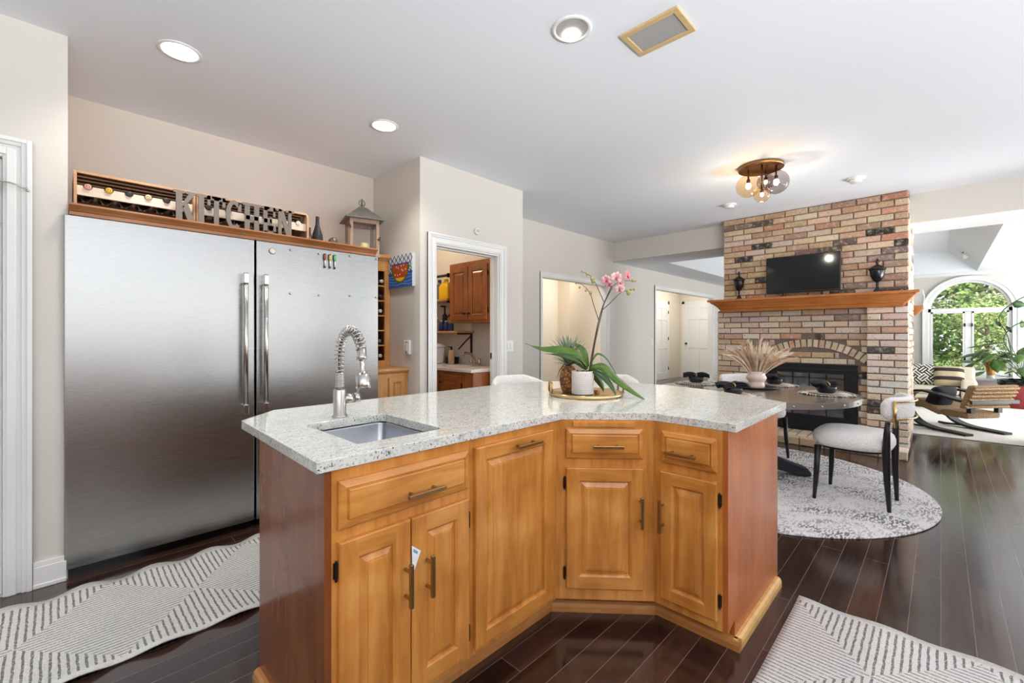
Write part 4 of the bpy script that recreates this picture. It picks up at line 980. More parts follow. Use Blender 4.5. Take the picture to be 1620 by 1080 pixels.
# ---------------------------------------------------------------- things on the island
ZT = CT+.0006
RZ = YAW-pi/2       # local x = across the view, local y = away
t = thing('round_tray', 'round brass tray with two loop handles under the orchid', 'tray', (2.135, 1.475, ZT))
mb = MB(); mb.lathe([(.001, 0), (.205, 0), (.21, .003), (.21, .020), (.206, .020), (.204, .008), (.001, .007)], 48, cap0=False, cap1=False); mb.build('tray_base', P('tray_brass', (214, 184, 132), .3, 1), t, smooth=True)
for s in (-1, 1):
    mb = MB(); a = RZ+pi*.02+(0 if s > 0 else pi); c = Vector((cos(a), sin(a), 0))*.206; d = Vector((-sin(a), cos(a), 0))
    mb.tube([c-d*.05+Vector((0, 0, .015)), c-d*.05+Vector((0, 0, .068)), c-d*.044+Vector((0, 0, .074)), c+d*.044+Vector((0, 0, .074)), c+d*.05+Vector((0, 0, .068)), c+d*.05+Vector((0, 0, .015))], .006, 8)
    mb.build('handle', brass, t, smooth=True)
ZR = ZT+.0085
# orchid
PX, PY = 2.085, 1.462
t = thing('potted_orchid', 'pink orchid with long strap leaves in a ribbed white pot', 'orchid', (PX, PY, ZR), RZ)
mb = MB(); prof = [(.056, 0), (.060, .004)]
for k in range(11): z = .008+k*.0108; prof += [(.0625, z), (.0632, z+.004), (.061, z+.0085)]
prof += [(.063, .130), (.0615, .134), (.057, .132), (.056, .1), (.001, .1)]
mb.lathe(prof, 40, cap1=False); mb.build('pot', P('pot_white', (226, 216, 210), .45), t, smooth=True)
mb = MB()
for k in range(60):
    a, r = random.random()*6.28, random.random()*.052; mb.obox((r*cos(a), r*sin(a), .108+random.random()*.016), Vector((random.random()-.5, random.random()-.5, .2)).normalized(), Vector((1, .2, .3)).normalized(), Vector((.1, 1, .2)).normalized(), .008+.008*random.random(), .004, .004)
mb.build('bark_chips', P('bark', (128, 106, 84), .9, var=.3, vscale=60), t)
K = 2.52/700
def L_(px, py, dy=0.0): return Vector(((px-917.5)*K, dy, (623-py)*K))
base = L_(926, 579)
def leaf(pts, wmax, m, side, fold=.25, nm='leaf'):
    path = smoothpath(pts, 6); n = len(path)
    wd = [wmax*(sin(pi*min(1, (i/(n-1))**.75*.96+.10)))**.8+.001 for i in range(n)]
    wd[-1] = .0008
    mb = MB(); mb.strip(path, wd, side, fold); return mb.build(nm, m, t, smooth=True, solid=.0018)
leaf([L_(926, 580), L_(908, 561, -.03), L_(880, 553, -.06), L_(852, 551, -.09), L_(826, 542, -.12)], .026, leaf_m, (0, .55, .85))
leaf([L_(924, 582), L_(908, 568, -.05), L_(884, 561, -.09), L_(856, 557, -.13)], .021, leaf_dark, (0, .6, .8))
leaf([L_(925, 579), L_(921, 556, .05), L_(911, 546, .09), L_(898, 543, .12)], .019, leaf_m, (.4, .7, .6))
leaf([L_(928, 578), L_(942, 560, .05), L_(957, 564, .07), L_(971, 584, .08), L_(979, 602, .08)], .015, leaf_m, (.2, 1, .3))
leaf([L_(928, 580), L_(946, 578, -.05), L_(966, 597, -.09), L_(990, 616, -.12), L_(1013, 631, -.14)], .026, leaf_m, (.35, .6, .75))
leaf([L_(929, 582), L_(944, 590, -.07), L_(957, 606, -.1), L_(966, 627, -.11)], .022, leaf_dark, (.8, .5, .3))
leaf([L_(928, 584), L_(943, 600, .03), L_(951, 612, .04), L_(953, 622, .04)], .018, leaf_m, (1, .2, .2))
leaf([L_(924, 584), L_(907, 572, .07), L_(890, 580, .1), L_(879, 600, .1)], .02, leaf_m, (.5, .6, .5))
stem_m = P('orchid_stem', (66, 50, 36), .5); bud_m = P('orchid_bud', (168, 160, 96), .5)
def stem(pts, r0, r1): 
    mb = MB(); path = smoothpath(pts, 6); n = len(path); mb.tube(path, [r0+(r1-r0)*i/(n-1) for i in range(n)], 7); return mb.build('flower_stem', stem_m, t, smooth=True)
s1 = stem([L_(929, 578), L_(936, 540), L_(943, 506), L_(951, 480), L_(964, 451)], .0038, .0022)
s2 = stem([L_(932, 578, .01), L_(938, 540, .01), L_(947, 500, .01), L_(953, 478, .01), L_(966, 453, .02)], .0035, .002)
s3 = stem([L_(951, 477), L_(944, 461), L_(937, 446), L_(930, 436), L_(917, 429)], .0024, .0014)
s4 = stem([L_(943, 506), L_(935, 482), L_(929, 463), L_(917, 450), L_(907, 448)], .0024, .0012)
s5 = stem([L_(950, 489), L_(962, 478), L_(976, 464), L_(988, 459), L_(1000, 457)], .0024, .0012)
s6 = stem([L_(966, 452, .02), L_(978, 444, .02), L_(990, 443, .02), L_(1002, 444, .02)], .002, .0012)
for pts in (((917, 429, 2.2), (925, 433, 3.2), (933, 441, 4.6), (934, 445, 4)), ((907, 448, 1.8), (913, 454, 2.4), (923, 459, 2.6), (930, 463, 3.6)), ((989, 460, 3.6), (990, 463, 4.4), (999, 457, 3), (994, 458, 2)), ((997, 443, 3.6), (1001, 444, 2.4))):
    for x, y, r in pts: mb = MB(); mb.ball(L_(x, y), r*K*.72, 10, (1, 1, 1.25)); mb.build('bud', bud_m, t, smooth=True)
pk = [P('petal_pink', (226, 172, 178), .5, var=.1, vscale=40), P('petal_peach', (230, 186, 182), .5, var=.1, vscale=40), P('petal_deep_pink', (222, 130, 148), .5, var=.14, vscale=40)]
lip_m = P('orchid_lip', (196, 60, 96), .5); 
def flower(px, py, dy, size, m, rx, ry, rz):
    M = Matrix.Translation(L_(px, py, dy)) @ Matrix.Rotation(rz, 4, 'Z') @ Matrix.Rotation(rx, 4, 'X') @ Matrix.Rotation(ry, 4, 'Y')
    mb = MB()
    def petal(ang, ln, wd):
        d = Vector((cos(ang), 0, sin(ang))); s = Vector((-sin(ang), 0, cos(ang)))
        path = [d*ln*f+Vector((0, -.012*sin(f*2.4)*1, 0)) for f in (0.02, .2, .42, .64, .84, 1)]
        mb.strip(path, [wd*f for f in (.2, .7, 1, .96, .65, .1)], s, .12)
    for a in (90, 212, 328): petal(radians(a), size, size*.36)
    for a in (18, 162): petal(radians(a), size*1.02, size*.62)
    mb.xf(M); o = mb.build('flower', m, t, smooth=True, solid=.0008)
    mb = MB(); mb.ball((0, -.008, -size*.12), size*.16, 10, (1, 1.1, 1)); mb.ball((0, -.014, -size*.28), size*.13, 8, (1.4, .8, 1)); mb.xf(M); mb.build('lip', lip_m, o, smooth=True)
flower(955, 443, -.01, .031, pk[0], .2, 0, -.5); flower(969, 440, -.025, .036, pk[1], .1, .2, .1); flower(976, 446, .0, .03, pk[0], .3, .1, .5); flower(985, 437, -.02, .036, pk[2], -.1, .2, .9); flower(974, 457, -.02, .03, pk[1], .5, 0, .1); flower(962, 449, .02, .028, pk[0], .1, 0, -.8)
# pineapple
t = thing('pineapple', 'whole pineapple standing on the brass tray behind the white pot', 'pineapple', (2.098, 1.572, ZR+.0005))
mb = MB(); n = 22; rings = []
for i in range(25):
    f = i/24; z = .155*f; r = .05*(sin(pi*(.12+.76*f)))**.55
    rings.append([Vector(((r+.003*((i+j) % 2))*cos(2*pi*(j+.5*(i % 2))/n), (r+.003*((i+j) % 2))*sin(2*pi*(j+.5*(i % 2))/n), z)) for j in range(n)])
mb.loft(rings); 
m_, N_, Lk, b_ = new_mat('pineapple_skin'); v_ = N_.new('ShaderNodeTexVoronoi'); v_.inputs['Scale'].default_value = 60; tc_ = N_.new('ShaderNodeTexCoord'); Lk.new(tc_.outputs['Object'], v_.inputs['Vector'])
Lk.new(ramp(N_, Lk, v_.outputs['Distance'], [(.05, lin(206, 150, 84)), (.45, lin(150, 96, 52)), (.8, lin(84, 52, 34))]), b_.inputs['Base Color']); b_.inputs['Roughness'].default_value = .7
mb.build('fruit_body', m_, t)
pl = P('pineapple_leaf', (140, 152, 132), .5, var=.25, vscale=20); mb = MB()
for k in range(46):
    a = k*2.399; tier = k/46; tilt = 1.15-1.0*tier; ln = .085+.085*sin(tier*2.6)+random.uniform(-.01, .01)
    d = Vector((cos(a), sin(a), 0)); up = Vector((0, 0, 1)); p0 = Vector((0, 0, .15+.05*tier))
    path = [p0+(d*sin(tilt*(.7+.5*f))+up*cos(tilt*(.7+.5*f)))*ln*f for f in (0, .3, .6, .85, 1)]
    mb.strip(path, [.008, .0085, .007, .004, .0004], (-sin(a), cos(a), 0), .4)
mb.build('leaf_crown', pl, t, smooth=True, solid=.0012)
t = thing('amber_jar', 'tiny amber block beside the orchid pot on the tray', 'ornament', (2.165, 1.42, ZR))
mb = MB(); mb.box(-.013, -.011, 0, .013, .011, .022); mb.build('block', P('amber', (176, 112, 50), .3), t, rz if False else False, bevel=.002)
mb = MB(); mb.lathe([(.022, 0), (.03, .012), (.034, .05), (.032, .05), (.028, .014), (.001, .006)], 24, cap1=False); o = mb.build('votive_cup', P('votive', (224, 216, 206), .2), smooth=True); o.location = (2.19, 1.53, ZR); tag(o, 'pale small cup behind the orchid leaves on the tray', 'cup')
# ---------------------------------------------------------------- dining set
TC = (4.45, 1.25); TH = .762
def disc(mb, r, z0, z1, n=64, rb=None): mb.lathe([(r if rb is None else rb, z0), (r, z0+.004), (r, z1-.004), (r-.004, z1)], n)
t = thing('dining_table', 'round grey wood dining table with riveted metal rim and black cross base', 'table', TC+(0,))
mb = MB(); disc(mb, .785, TH-.045, TH); mb.build('table_top', wood_table, t)
mb = MB(); mb.lathe([(.786, TH-.048), (.80, TH-.048), (.80, TH-.002), (.786, TH-.001)], 72, cap0=False, cap1=False); mb.build('metal_rim', P('rim_pewter', (150, 146, 140), .35, .8), t, smooth=False)
for k in range(24):
    a = 2*pi*k/24+.1; mb = MB(); mb.ball((.801*cos(a), .801*sin(a), TH-.025), .008, 8); mb.build('rivet', P('rivet_steel', (190, 188, 184), .3, 1) if k == 0 else bpy.data.materials['rivet_steel'], t, smooth=True)
navy_base = P('base_charcoal', (40, 44, 54), .4)
mb = MB(); mb.lathe([(.12, TH-.06), (.12, TH-.046)], 24); mb.cyl((0, 0, .1), (0, 0, TH-.055), .075, .065, 20); mb.build('pedestal', navy_base, t)
for k in range(4):
    a = radians(30+90*k); d = Vector((cos(a), sin(a), 0)); s = Vector((-sin(a), cos(a), 0)); mb = MB()
    prof = [(.0, .26), (.14, .2), (.3, .13), (.44, .085), (.47, .05), (.47, .016), (.36, .016), (.25, .05), (.1, .08), (.0, .08)]
    for w0 in (.055,): mb.prism(prof, lambda u, v, w: tuple(d*u+s*w+Vector((0, 0, v))), -w0, w0)
    mb.build('leg', navy_base, t, bevel=.01)
ivory = boucle
def chair(label, x, y, rz):
    """seat faces local +y"""
    t = thing('dining_chair', label, 'chair', (x, y, .012), rz, 'white boucle dining chairs')
    mb = MB(); n = 40; rings = []
    def out(s, z): return [Vector((s*(.262 if True else 0)*abs(cos(a))**.62*(1 if cos(a) > 0 else -1)*(1-.10*(-sin(a) > 0)*abs(sin(a))), s*.245*abs(sin(a))**.62*(1 if sin(a) > 0 else -1), z)) for a in [2*pi*j/n for j in range(n)]]
    mb.loft([out(.86, .410), out(.95, .416), out(1.0, .442), out(1.0, .472), out(.96, .503), out(.87, .524), out(.6, .538), out(.2, .541)])
    mb.build('seat', ivory, t, smooth=True)
    mb = MB(); mb.loft([out(.83, .395), out(.83, .412)]); mb.build('seat_frame', black_m, t)
    for s in (-1, 1):
        mb = MB(); mb.tube([(s*.235, .2, 0), (s*.222, .188, .2), (s*.215, .18, .41)], [.012, .019, .023], 14); mb.build('leg', black_m, t, smooth=True)
        mb = MB(); mb.tube([(s*.165, -.235, 0), (s*.18, -.225, .22), (s*.19, -.222, .42), (s*.195, -.226, .55), (s*.2, -.232, .64)], [.012, .02, .024, .02, .015], 14); mb.build('leg', black_m, t, smooth=True)
    # curved padded back rest
    mb = MB(); path = []; A_, B_, yc = .245, .165, -.155
    for i in range(25):
        a = radians(-164+148*i/24); path.append(Vector((A_*cos(a), yc+B_*sin(a), .735)))
    rings = []; m = 16
    for i, p in enumerate(path):
        tn = (path[min(i+1, 24)]-path[max(i-1, 0)]).normalized(); nn = Vector((tn.y, -tn.x, 0)); e = (.45, .75, .92, 1)[min(3, i, 24-i)]
        cs = lambda j: cos(2*pi*j/m); sn = lambda j: sin(2*pi*j/m)
        rings.append([p+nn*(.034*e*(abs(cs(j))**.7)*(1 if cs(j) > 0 else -1))+Vector((0, 0, .084*e*abs(sn(j))**.7*(1 if sn(j) > 0 else -1))) for j in range(m)])
    mb.loft(rings); mb.build('backrest', ivory, t, smooth=True)
    mb = MB(); k_ = 1.16
    arc = lambda a, z: (A_*k_*cos(radians(a)), yc-.005+B_*1.24*sin(radians(a)), z)
    for z in (.672, .792): mb.tube([arc(a, z) for a in range(-146, -33, 6)], .006, 8)
    for a in (-146, -34): c = Vector(arc(a, 0)); mb.cyl(c+Vector((0, 0, .61)), c+Vector((0, 0, .797)), .0095, n=10)
    mb.build('brass_band', brass, t, smooth=True)
    return t
chair('white boucle dining chair in front of the brick pier, seat facing the table', 4.29, .485, radians(-4))
chair('white boucle dining chair half hidden behind the island corner', 5.14, 1.42, radians(142))
# counter stools behind the island
def stool(label, x, y, rz):
    t = thing('counter_stool', label, 'stool', (x, y, 0), rz, 'white boucle counter stools')
    mb = MB(); n = 32
    def out(s, z): return [Vector((s*.2*cos(a), s*.2*sin(a), z)) for a in [2*pi*j/n for j in range(n)]]
    mb.loft([out(.9, .60), out(1, .62), out(1, .65), out(.9, .67), out(.4, .675)]); mb.build('seat', ivory, t, smooth=True)
    for sx in (-1, 1):
        for sy in (-1, 1): mb = MB(); mb.tube([(sx*.2, sy*.2, 0), (sx*.15, sy*.15, .6)], [.011, .018], 12); mb.build('leg', black_m, t, smooth=True)
    mb = MB(); mb.tube([(.185*cos(a), .185*sin(a), .22) for a in [2*pi*i/24 for i in range(25)]], .008, 8); mb.build('foot_ring', black_m, t, smooth=True)
    mb = MB(); path = [Vector((.225*cos(radians(a)), .215*sin(radians(a)), .86)) for a in range(-175, -4, 8)]; rings = []; m = 14; q_ = len(path)-1
    for i, p in enumerate(path):
        tn = (path[min(i+1, q_)]-path[max(i-1, 0)]).normalized(); nn = Vector((tn.y, -tn.x, 0)); e = .35+.65*min(1, min(i, q_-i)/6)
        rings.append([p+nn*(.03*min(1, e*1.3)*cos(2*pi*j/m))+Vector((0, 0, .085*e*sin(2*pi*j/m))) for j in range(m)])
    mb.loft(rings); mb.build('backrest', ivory, t, smooth=True)
    mb = MB()
    for sx in (-1, 1): mb.tube([(sx*.14, -.16, .6), (sx*.17, -.2, .8)], .012, 10)
    for sx in (-1, 1): pass
    for piece in (-1, 1): pass
    mb.build('back_post', black_m, t, smooth=True)
    return t
stool('white boucle counter stool back showing over the worktop below the pantry doorway', 2.50, 2.30, radians(168))
stool('white boucle counter stool back showing right of the orchid', 3.02, 1.86, radians(122))
# round rug
def rug_mat():
    m, N, L, b = new_mat('distressed_rug'); tc = N.new('ShaderNodeTexCoord')
    n1 = noise_n(N, L, tc.outputs['Object'], 2.6, 5, .7, .6); v = mapped(N, L, (16, 48, 1), rot=(0, 0, .3)); n2 = noise_n(N, L, v, 1.6, 2, .6)
    f = mathn(N, L, 'MULTIPLY', ramp(N, L, n1, [(.40, (0, 0, 0, 1)), (.6, (1, 1, 1, 1))]), ramp(N, L, n2, [(.47, (0, 0, 0, 1)), (.53, (1, 1, 1, 1))]))
    f2 = ramp(N, L, n2, [(.66, (0, 0, 0, 1)), (.70, (.8, .8, .8, 1))]); f = mathn(N, L, 'MAXIMUM', f, f2)
    L.new(mixc(N, L, mathn(N, L, 'MULTIPLY', f, .85), lin(226, 223, 222), lin(62, 62, 68)), b.inputs['Base Color']); b.inputs['Roughness'].default_value = .95; return m
mb = MB(); mb.lathe([(1.262, .0), (1.268, .003), (1.268, .008), (1.26, .0105), (.001, .0105)], 96, cap1=False); o = mb.build('round_rug', rug_mat(), smooth=False); o.location = (4.36, 1.26, .0006)
tag(o, 'round white rug with black distressed pattern under the dining table', 'rug')
# place settings
mat_m = P('placemat_white', (222, 218, 210), .9, bump=.6, bscale=120); fr_b = P('fringe_black', (40, 40, 42), .9); plate_m = P('plate_stoneware', (222, 208, 196), .3); nap_m = P('napkin_black', (24, 24, 28), .8); bowl_m = P('bowl_black', (30, 30, 34), .35)
names = {0: ('at the far table end by the hall doors', 4.62, 1.82), 1: ('nearest the island, in front of the vase', 3.92, 1.24), 2: ('on the table side toward the nearest chair', 4.57, .70), 3: ('behind the vase toward the fireplace', 5.02, 1.2)}
for k, (where, x, y) in names.items():
    z = TH+.0006
    t = thing('placemat', 'fringed white placemat ' + where, 'placemat', (x, y, z), k*1.3, 'fringed placemats')
    mb = MB(); mb.lathe([(.001, 0), (.175, 0), (.18, .002), (.178, .005), (.001, .0055)], 48, cap0=False, cap1=False); mb.build('woven_mat', mat_m, t)
    for nm, mm, o0 in (('black_fringe', fr_b, 0), ('white_fringe', mat_m, .5)):
        mb = MB()
        for i in range(54):
            a = 2*pi*(i+o0)/54+random.uniform(-.02, .02); L0 = .176; L1 = .205+random.uniform(-.01, .008); d = Vector((cos(a), sin(a), 0)); q1 = Vector((cos(a+.07), sin(a+.07), 0))
            mb.tube([d*L0+Vector((0, 0, .004)), d*(L0+.016)+Vector((0, 0, .008)), q1*L1+Vector((0, 0, .003))], [.0035, .0045, .0025], 5)
        mb.build(nm, mm, t, smooth=True)['kind'] = 'stuff'
    t = thing('dinner_plate', 'cream plate ' + where, 'plate', (x, y, z+.006), group='dinner plates')
    mb = MB(); mb.lathe([(.001, 0), (.08, 0), (.13, .009), (.133, .012), (.128, .013), (.082, .005), (.001, .004)], 40, cap0=False, cap1=False); mb.build('plate_body', plate_m, t, smooth=True)
    t = thing('black_bowl', 'black bowl ' + where, 'bowl', (x, y, z+.0105), group='black bowls on the table')
    mb = MB(); mb.lathe([(.001, 0), (.05, 0), (.066, .014), (.073, .04), (.073, .058), (.070, .058), (.065, .018), (.001, .006)], 32, cap0=False, cap1=False); mb.build('bowl_body', bowl_m, t, smooth=True)
    t = thing('napkin', 'fanned black napkin ' + where, 'napkin', (x, y, z+.0105+.034), RZ+(-.3, .2, .5, .9)[k], 'folded black napkins')
    mb = MB()
    for s, ln in ((-1, .118), (1, .112)):
        for f in range(3):
            rows = []
            for i in range(6):
                u = i/5; wv = .016+.05*u; zz = .016+.05*u-.045*u*u+.019*f*(1-u*.35)
                rows.append([Vector((s*(.008+ln*u), -wv+.012*(f-1), zz)), Vector((s*(.008+ln*u*1.02), -wv*.3, zz+.014*(1-f*.2))), Vector((s*(.008+ln*u), wv*.3, zz-.004)), Vector((s*(.008+ln*u*.96), wv+.01*(f-1), zz+.010))])
            mb.loft(rows, False, False, False)
    mb.build('cloth', nap_m, t, solid=.003)
    mb = MB(); mb.tube([(0, .024*cos(a), .036+.022*sin(a)) for a in [2*pi*i/18 for i in range(19)]], .007, 8); mb.build('napkin_ring', P('ring_gold', (170, 150, 96), .4, .8), t, smooth=True)
t = thing('low_tray', 'flat black round tray beneath the pampas vase', 'tray', (4.60, 1.25, TH+.0006))
mb = MB(); mb.lathe([(.001, 0), (.15, 0), (.165, .014), (.166, .02), (.16, .02), (.148, .007), (.001, .006)], 40, cap0=False, cap1=False); mb.build('tray_body', P('tray_black', (38, 38, 40), .4), t, smooth=True)
t = thing('ceramic_vase', 'blush double bellied ceramic vase on the black tray', 'vase', (4.60, 1.25, TH+.0075))
mb = MB(); mb.lathe([(.001, 0), (.078, 0), (.088, .01), (.09, .03), (.082, .052), (.084, .066), (.104, .085), (.108, .102), (.1, .12), (.092, .13), (.092, .155), (.095, .165), (.086, .165), (.082, .13), (.001, .04)], 40, cap0=False, cap1=False)
m_, N_, Lk, b_ = new_mat('blush_stripes'); v_ = mapped(N_, Lk, (1, 1, 1)); sp_ = N_.new('ShaderNodeSeparateXYZ'); Lk.new(v_, sp_.inputs[0])
Lk.new(ramp(N_, Lk, mathn(N_, Lk, 'FRACT', mathn(N_, Lk, 'MULTIPLY', sp_.outputs[2], 14)), [(.2, lin(232, 214, 200)), (.5, lin(222, 194, 184)), (.8, lin(234, 218, 204))]), b_.inputs['Base Color']); b_.inputs['Roughness'].default_value = .4
mb.build('vase_body', m_, t, smooth=True); t.scale = (.8, .8, .94)
t = thing('pampas_bunch', 'bunch of dried beige pampas grass fanning out of the vase', 'dried grass', (4.60, 1.25, TH+.05), RZ)
pm = [P('pampas_pale', (234, 218, 198), .9, var=.12, vscale=20), P('pampas_tan', (206, 178, 150), .9, var=.12, vscale=20)]
for k in range(62):
    a = k*2.399+random.uniform(-.2, .2); sp_r = .30*sqrt((k+.5)/62)*random.uniform(.85, 1.1); ln = .37-.45*max(0, sp_r-.06)+random.uniform(-.03, .03)
    tip = Vector((sp_r*1.15*cos(a), sp_r*.9*sin(a), ln)); p0 = Vector((.02*cos(a), .02*sin(a), .0)); mid = Vector((.07*cos(a)*sp_r/.27, .07*sin(a)*sp_r/.27, .13))
    path = bez(p0, mid, mid.lerp(tip, .5)+Vector((0, 0, .05)), tip, 9); mb = MB()
    rad = [.0018, .0018, .002, .005, .009, .012, .013, .011, .007, .0015]
    mb.tube(path, rad, 6)
    for q_ in range(46):
        f = random.uniform(.34, 1); i = min(8, int(f*9)); p = path[i].lerp(path[i+1], f*9-i); tn = (path[i+1]-path[i]).normalized(); rd = Vector((random.gauss(0, 1), random.gauss(0, 1), random.gauss(0, 1))).normalized()
        e = p+tn*.045+rd*.026; sd = tn.cross(rd)
        if sd.length < .01: continue
        mb.strip([p, p.lerp(e, .5), e], [.0022, .0026, .0004], sd.normalized(), 0)
    mb.build('plume', pm[0 if k % 3 else 1], t)
# ---------------------------------------------------------------- brick fireplace
BX = 6.37; BR = .248; BL = 2.13; LX = 6.46; LL = 2.245; MZ0, MZ1 = 1.575, 1.735
fp = thing('brick_fireplace', 'tall two sided reclaimed brick fireplace with wood mantel', 'fireplace', (0, 0, 0))
PAL = [((200, 172, 140), 22), ((188, 156, 124), 18), ((208, 186, 156), 18), ((188, 146, 112), 11), ((180, 130, 104), 5), ((200, 176, 160), 12), ((164, 134, 110), 10), ((130, 110, 96), 5), ((88, 74, 66), 4), ((52, 46, 44), 5)]
PALW = [((218, 200, 174), 24), ((208, 184, 152), 20), ((222, 208, 190), 16), ((206, 174, 154), 12), ((196, 158, 122), 8), ((186, 174, 164), 8), ((140, 120, 108), 5), ((62, 54, 50), 5)]
def pick(pal):
    k = random.uniform(0, sum(w for _, w in pal))
    for c, w in pal:
        k -= w
        if k <= 0: break
    j = random.uniform(-10, 10); return lin(*[max(0, min(255, x+j+random.uniform(-5, 5))) for x in c])
def one_brick(mb, f, u0, v0, u1, v1, w0, w1, pal, rot=None):
    """brick with rough chamfered face. f maps (u along wall, v up, w outwards)"""
    mb.cc = pick(pal); j = lambda: random.uniform(-.0042, .0042); c = .007; w1 += random.uniform(-.004, .004)
    cu, cv = (u0+u1)/2, (v0+v1)/2
    def T(u, v, w):
        if rot:
            du, dv_ = u-cu, v-cv; u = cu+du*cos(rot)-dv_*sin(rot); v = cv+du*sin(rot)+dv_*cos(rot)
        return f(u, v, w)
    q = [(u0, v0), (u1, v0), (u1, v1), (u0, v1)]
    jit = [(j(), j()) for _ in q]
    A = [T(u, v, w0) for u, v in q]; B_ = [T(u+a*.5, v+b*.5, w1-c) for (u, v), (a, b) in zip(q, jit)]
    C_ = [T(u+(c if u == u0 else -c)+a, v+(c if v == v0 else -c)+b, w1+random.uniform(-.002, .002)) for (u, v), (a, b) in zip(q, jit)]
    mb.loft([A, B_, C_])
CO = .0745; BH = .0645; BLn = .222; GAP = .011
def brick_field(mb, f, ua, ub, za, zb, pal, skip=None, phase=0, w0=-.03, w1=.012):
    n = int(round((zb-za)/CO)); co = (zb-za)/n
    for r in range(n):
        v = za+r*co+.5*(co-BH); u = ua; first = True; off = ((r+phase) % 2)*.5
        while u < ub-.02:
            L_b = BLn*random.choice((1, 1, 1, 1, .93, 1.05)) if not (first and off) else BLn*.5
            first = False; e = min(u+L_b, ub)
            if ub-e < .05: e = ub
            if not skip: one_brick(mb, f, u, v, e, v+BH, w0, w1, pal)
            else:
                s0 = None; x = u
                while x < e+.0149:
                    ok = x < e-.0001 and not skip(x, v, v+BH)
                    if ok and s0 is None: s0 = x
                    if not ok and s0 is not None:
                        x1 = min(x, e)
                        if x1-s0 > .02: one_brick(mb, f, s0, v, x1, v+BH, w0, w1, pal)
                        s0 = None
                    x += .015
            u = e+GAP
FX = lambda x0: (lambda u, v, w: (x0-w, BR+u if False else u, v))
# masonry core (mortar) ; the bricks stand proud of it
mb = MB(); mb.box(BX+.004, BR+.006, MZ0+.02, 7.5, BL-.006, CZ-.001); mb.build('masonry_core', mortar_m, fp)
mb = MB(); mb.box(LX+.004, BR+.0065, 0, 7.5, LL-.006, MZ0+.0195); mb.build('lower_core', mortar_m, fp)
mb = MB(); mb.box(BX+.0045, BR+.0065, .0, LX+.0035, .588, MZ0+.0195); mb.build('pier_core', mortar_m, fp)
# the core face of the lower recess is cut back : recess built as own slab
mb = MB(); brick_field(mb, FX(BX), BR, BL, MZ1-.02, CZ-.004, PAL); o = mb.build('chimney_breast', brick_m, fp)
PALP = [((232, 218, 200), 30), ((226, 206, 182), 26), ((234, 226, 216), 16), ((218, 190, 172), 12), ((204, 172, 140), 6), ((160, 140, 128), 6), ((78, 70, 66), 3)]
mb = MB(); brick_field(mb, FX(BX), BR, .598, .09, MZ0+.005, PALP); mb.build('brick_pier', brick_m, fp)['label'] = 'pale whitewashed brick pier'
FB0, FB1, FBZ0, FBZ1 = .69, 1.63, .085, .905; ac = 1.16; ar = .86; azc = .255  # segmental arch
def in_arch(u, va, vb):
    if FB0-.012 < u < FB1+.012 and va < FBZ1: return True
    for v in (va, (va+vb)/2, vb):
        r = sqrt((u-ac)**2+(v-azc)**2); an = atan2(v-azc, u-ac)
        if radians(51) < an < radians(129) and ar-.008 < r < ar+.1: return True
    return False
mb = MB(); brick_field(mb, FX(LX), .55, LL, .09, MZ0+.005, PALW, in_arch, 1); 
n = 19
for k in range(n):
    a = radians(52+76*(k+.5)/n); rr_ = ar+.048; u, v = ac+rr_*cos(a), azc+rr_*sin(a); hw_ = .5*rr_*radians(76/n)-.006
    one_brick(mb, FX(LX), u-hw_, v-.047, u+hw_, v+.047, -.03, .014, PALW, a-pi/2)
mb.build('hearth_wall', brick_m, fp)
# right cheek of the chimney
FYp = lambda u, v, w: (u, .592+w, v)
mb = MB(); brick_field(mb, FYp, BX+.012, LX-.002, .09, MZ0+.005, PALP, None, 1, -.02, .004); mb.build('pier_return', brick_m, fp)
FYm = lambda u, v, w: (u, BR+.004-w, v)
mb = MB(); brick_field(mb, FYm, BX+.012, 7.49, .09, CZ-.004, PALW, None, 0, -.03, .008); mb.build('side_bricks', brick_m, fp)
FYl = lambda u, v, w: (u, BL-.004+w, v)
mb = MB(); brick_field(mb, FYl, BX+.012, 7.49, MZ1, CZ-.004, PAL, None, 0, -.03, .008); mb.build('side_bricks', brick_m, fp)
# hearth
mb = MB(); mb.cc = None
FH = lambda u, v, w: (5.94-w, u, v); u = .24
while u < LL: 
    e = min(u+.222, LL+.02); one_brick(mb, FH, u, .004, e, .088, -.09, .004, PALW); u = e+.011
FT = lambda u, v, w: (v, u, .084+w); u = .24
while u < LL:
    e = min(u+.1, LL+.02)
    for x0 in (6.035, 6.215, 6.395): one_brick(mb, FT, u, x0, e, x0+.168, -.03, .004, PALW)
    u = e+.011
mb.build('hearth', brick_m, fp)
mb = MB(); mb.box(5.945, .25, .0, BX, LL+.01, .078); mb.box(BX, .6, 0, LX, LL+.01, .078); mb.build('hearth_core', mortar_m, fp)
# firebox surround
mb = MB(); fx = LX-.014
mb.plate(rect(FB0, FBZ0+.01, FB1, FBZ1), [rect(FB0+.12, .29, FB1-.12, .80)], lambda u, v, w: (w, u, v), fx-.012, fx+.03)
mb.box(fx-.022, FB0-.01, FBZ1-.012, fx, FB1+.01, FBZ1+.008); mb.box(fx-.02, FB0+.01, .83, fx-.012, FB1-.01, .85)
fr = mb.build('firebox_frame', black_m, fp, bevel=.003)
mb = MB(); mb.box(fx-.003, FB0+.12, .29, fx+.004, FB1-.12, .80); mb.build('glass_door', P('firebox_glass', (120, 124, 126), .04, .55, coat=1), fr)
mb = MB()
for k in range(5): u = FB0+.12+(FB1-FB0-.24)*k/4; mb.box(fx-.012, u-.006, .29, fx-.004, u+.006, .80)
mb.box(fx-.012, FB0+.12, .74, fx-.004, FB1-.12, .75); mb.build('door_bar', black_m, fr)
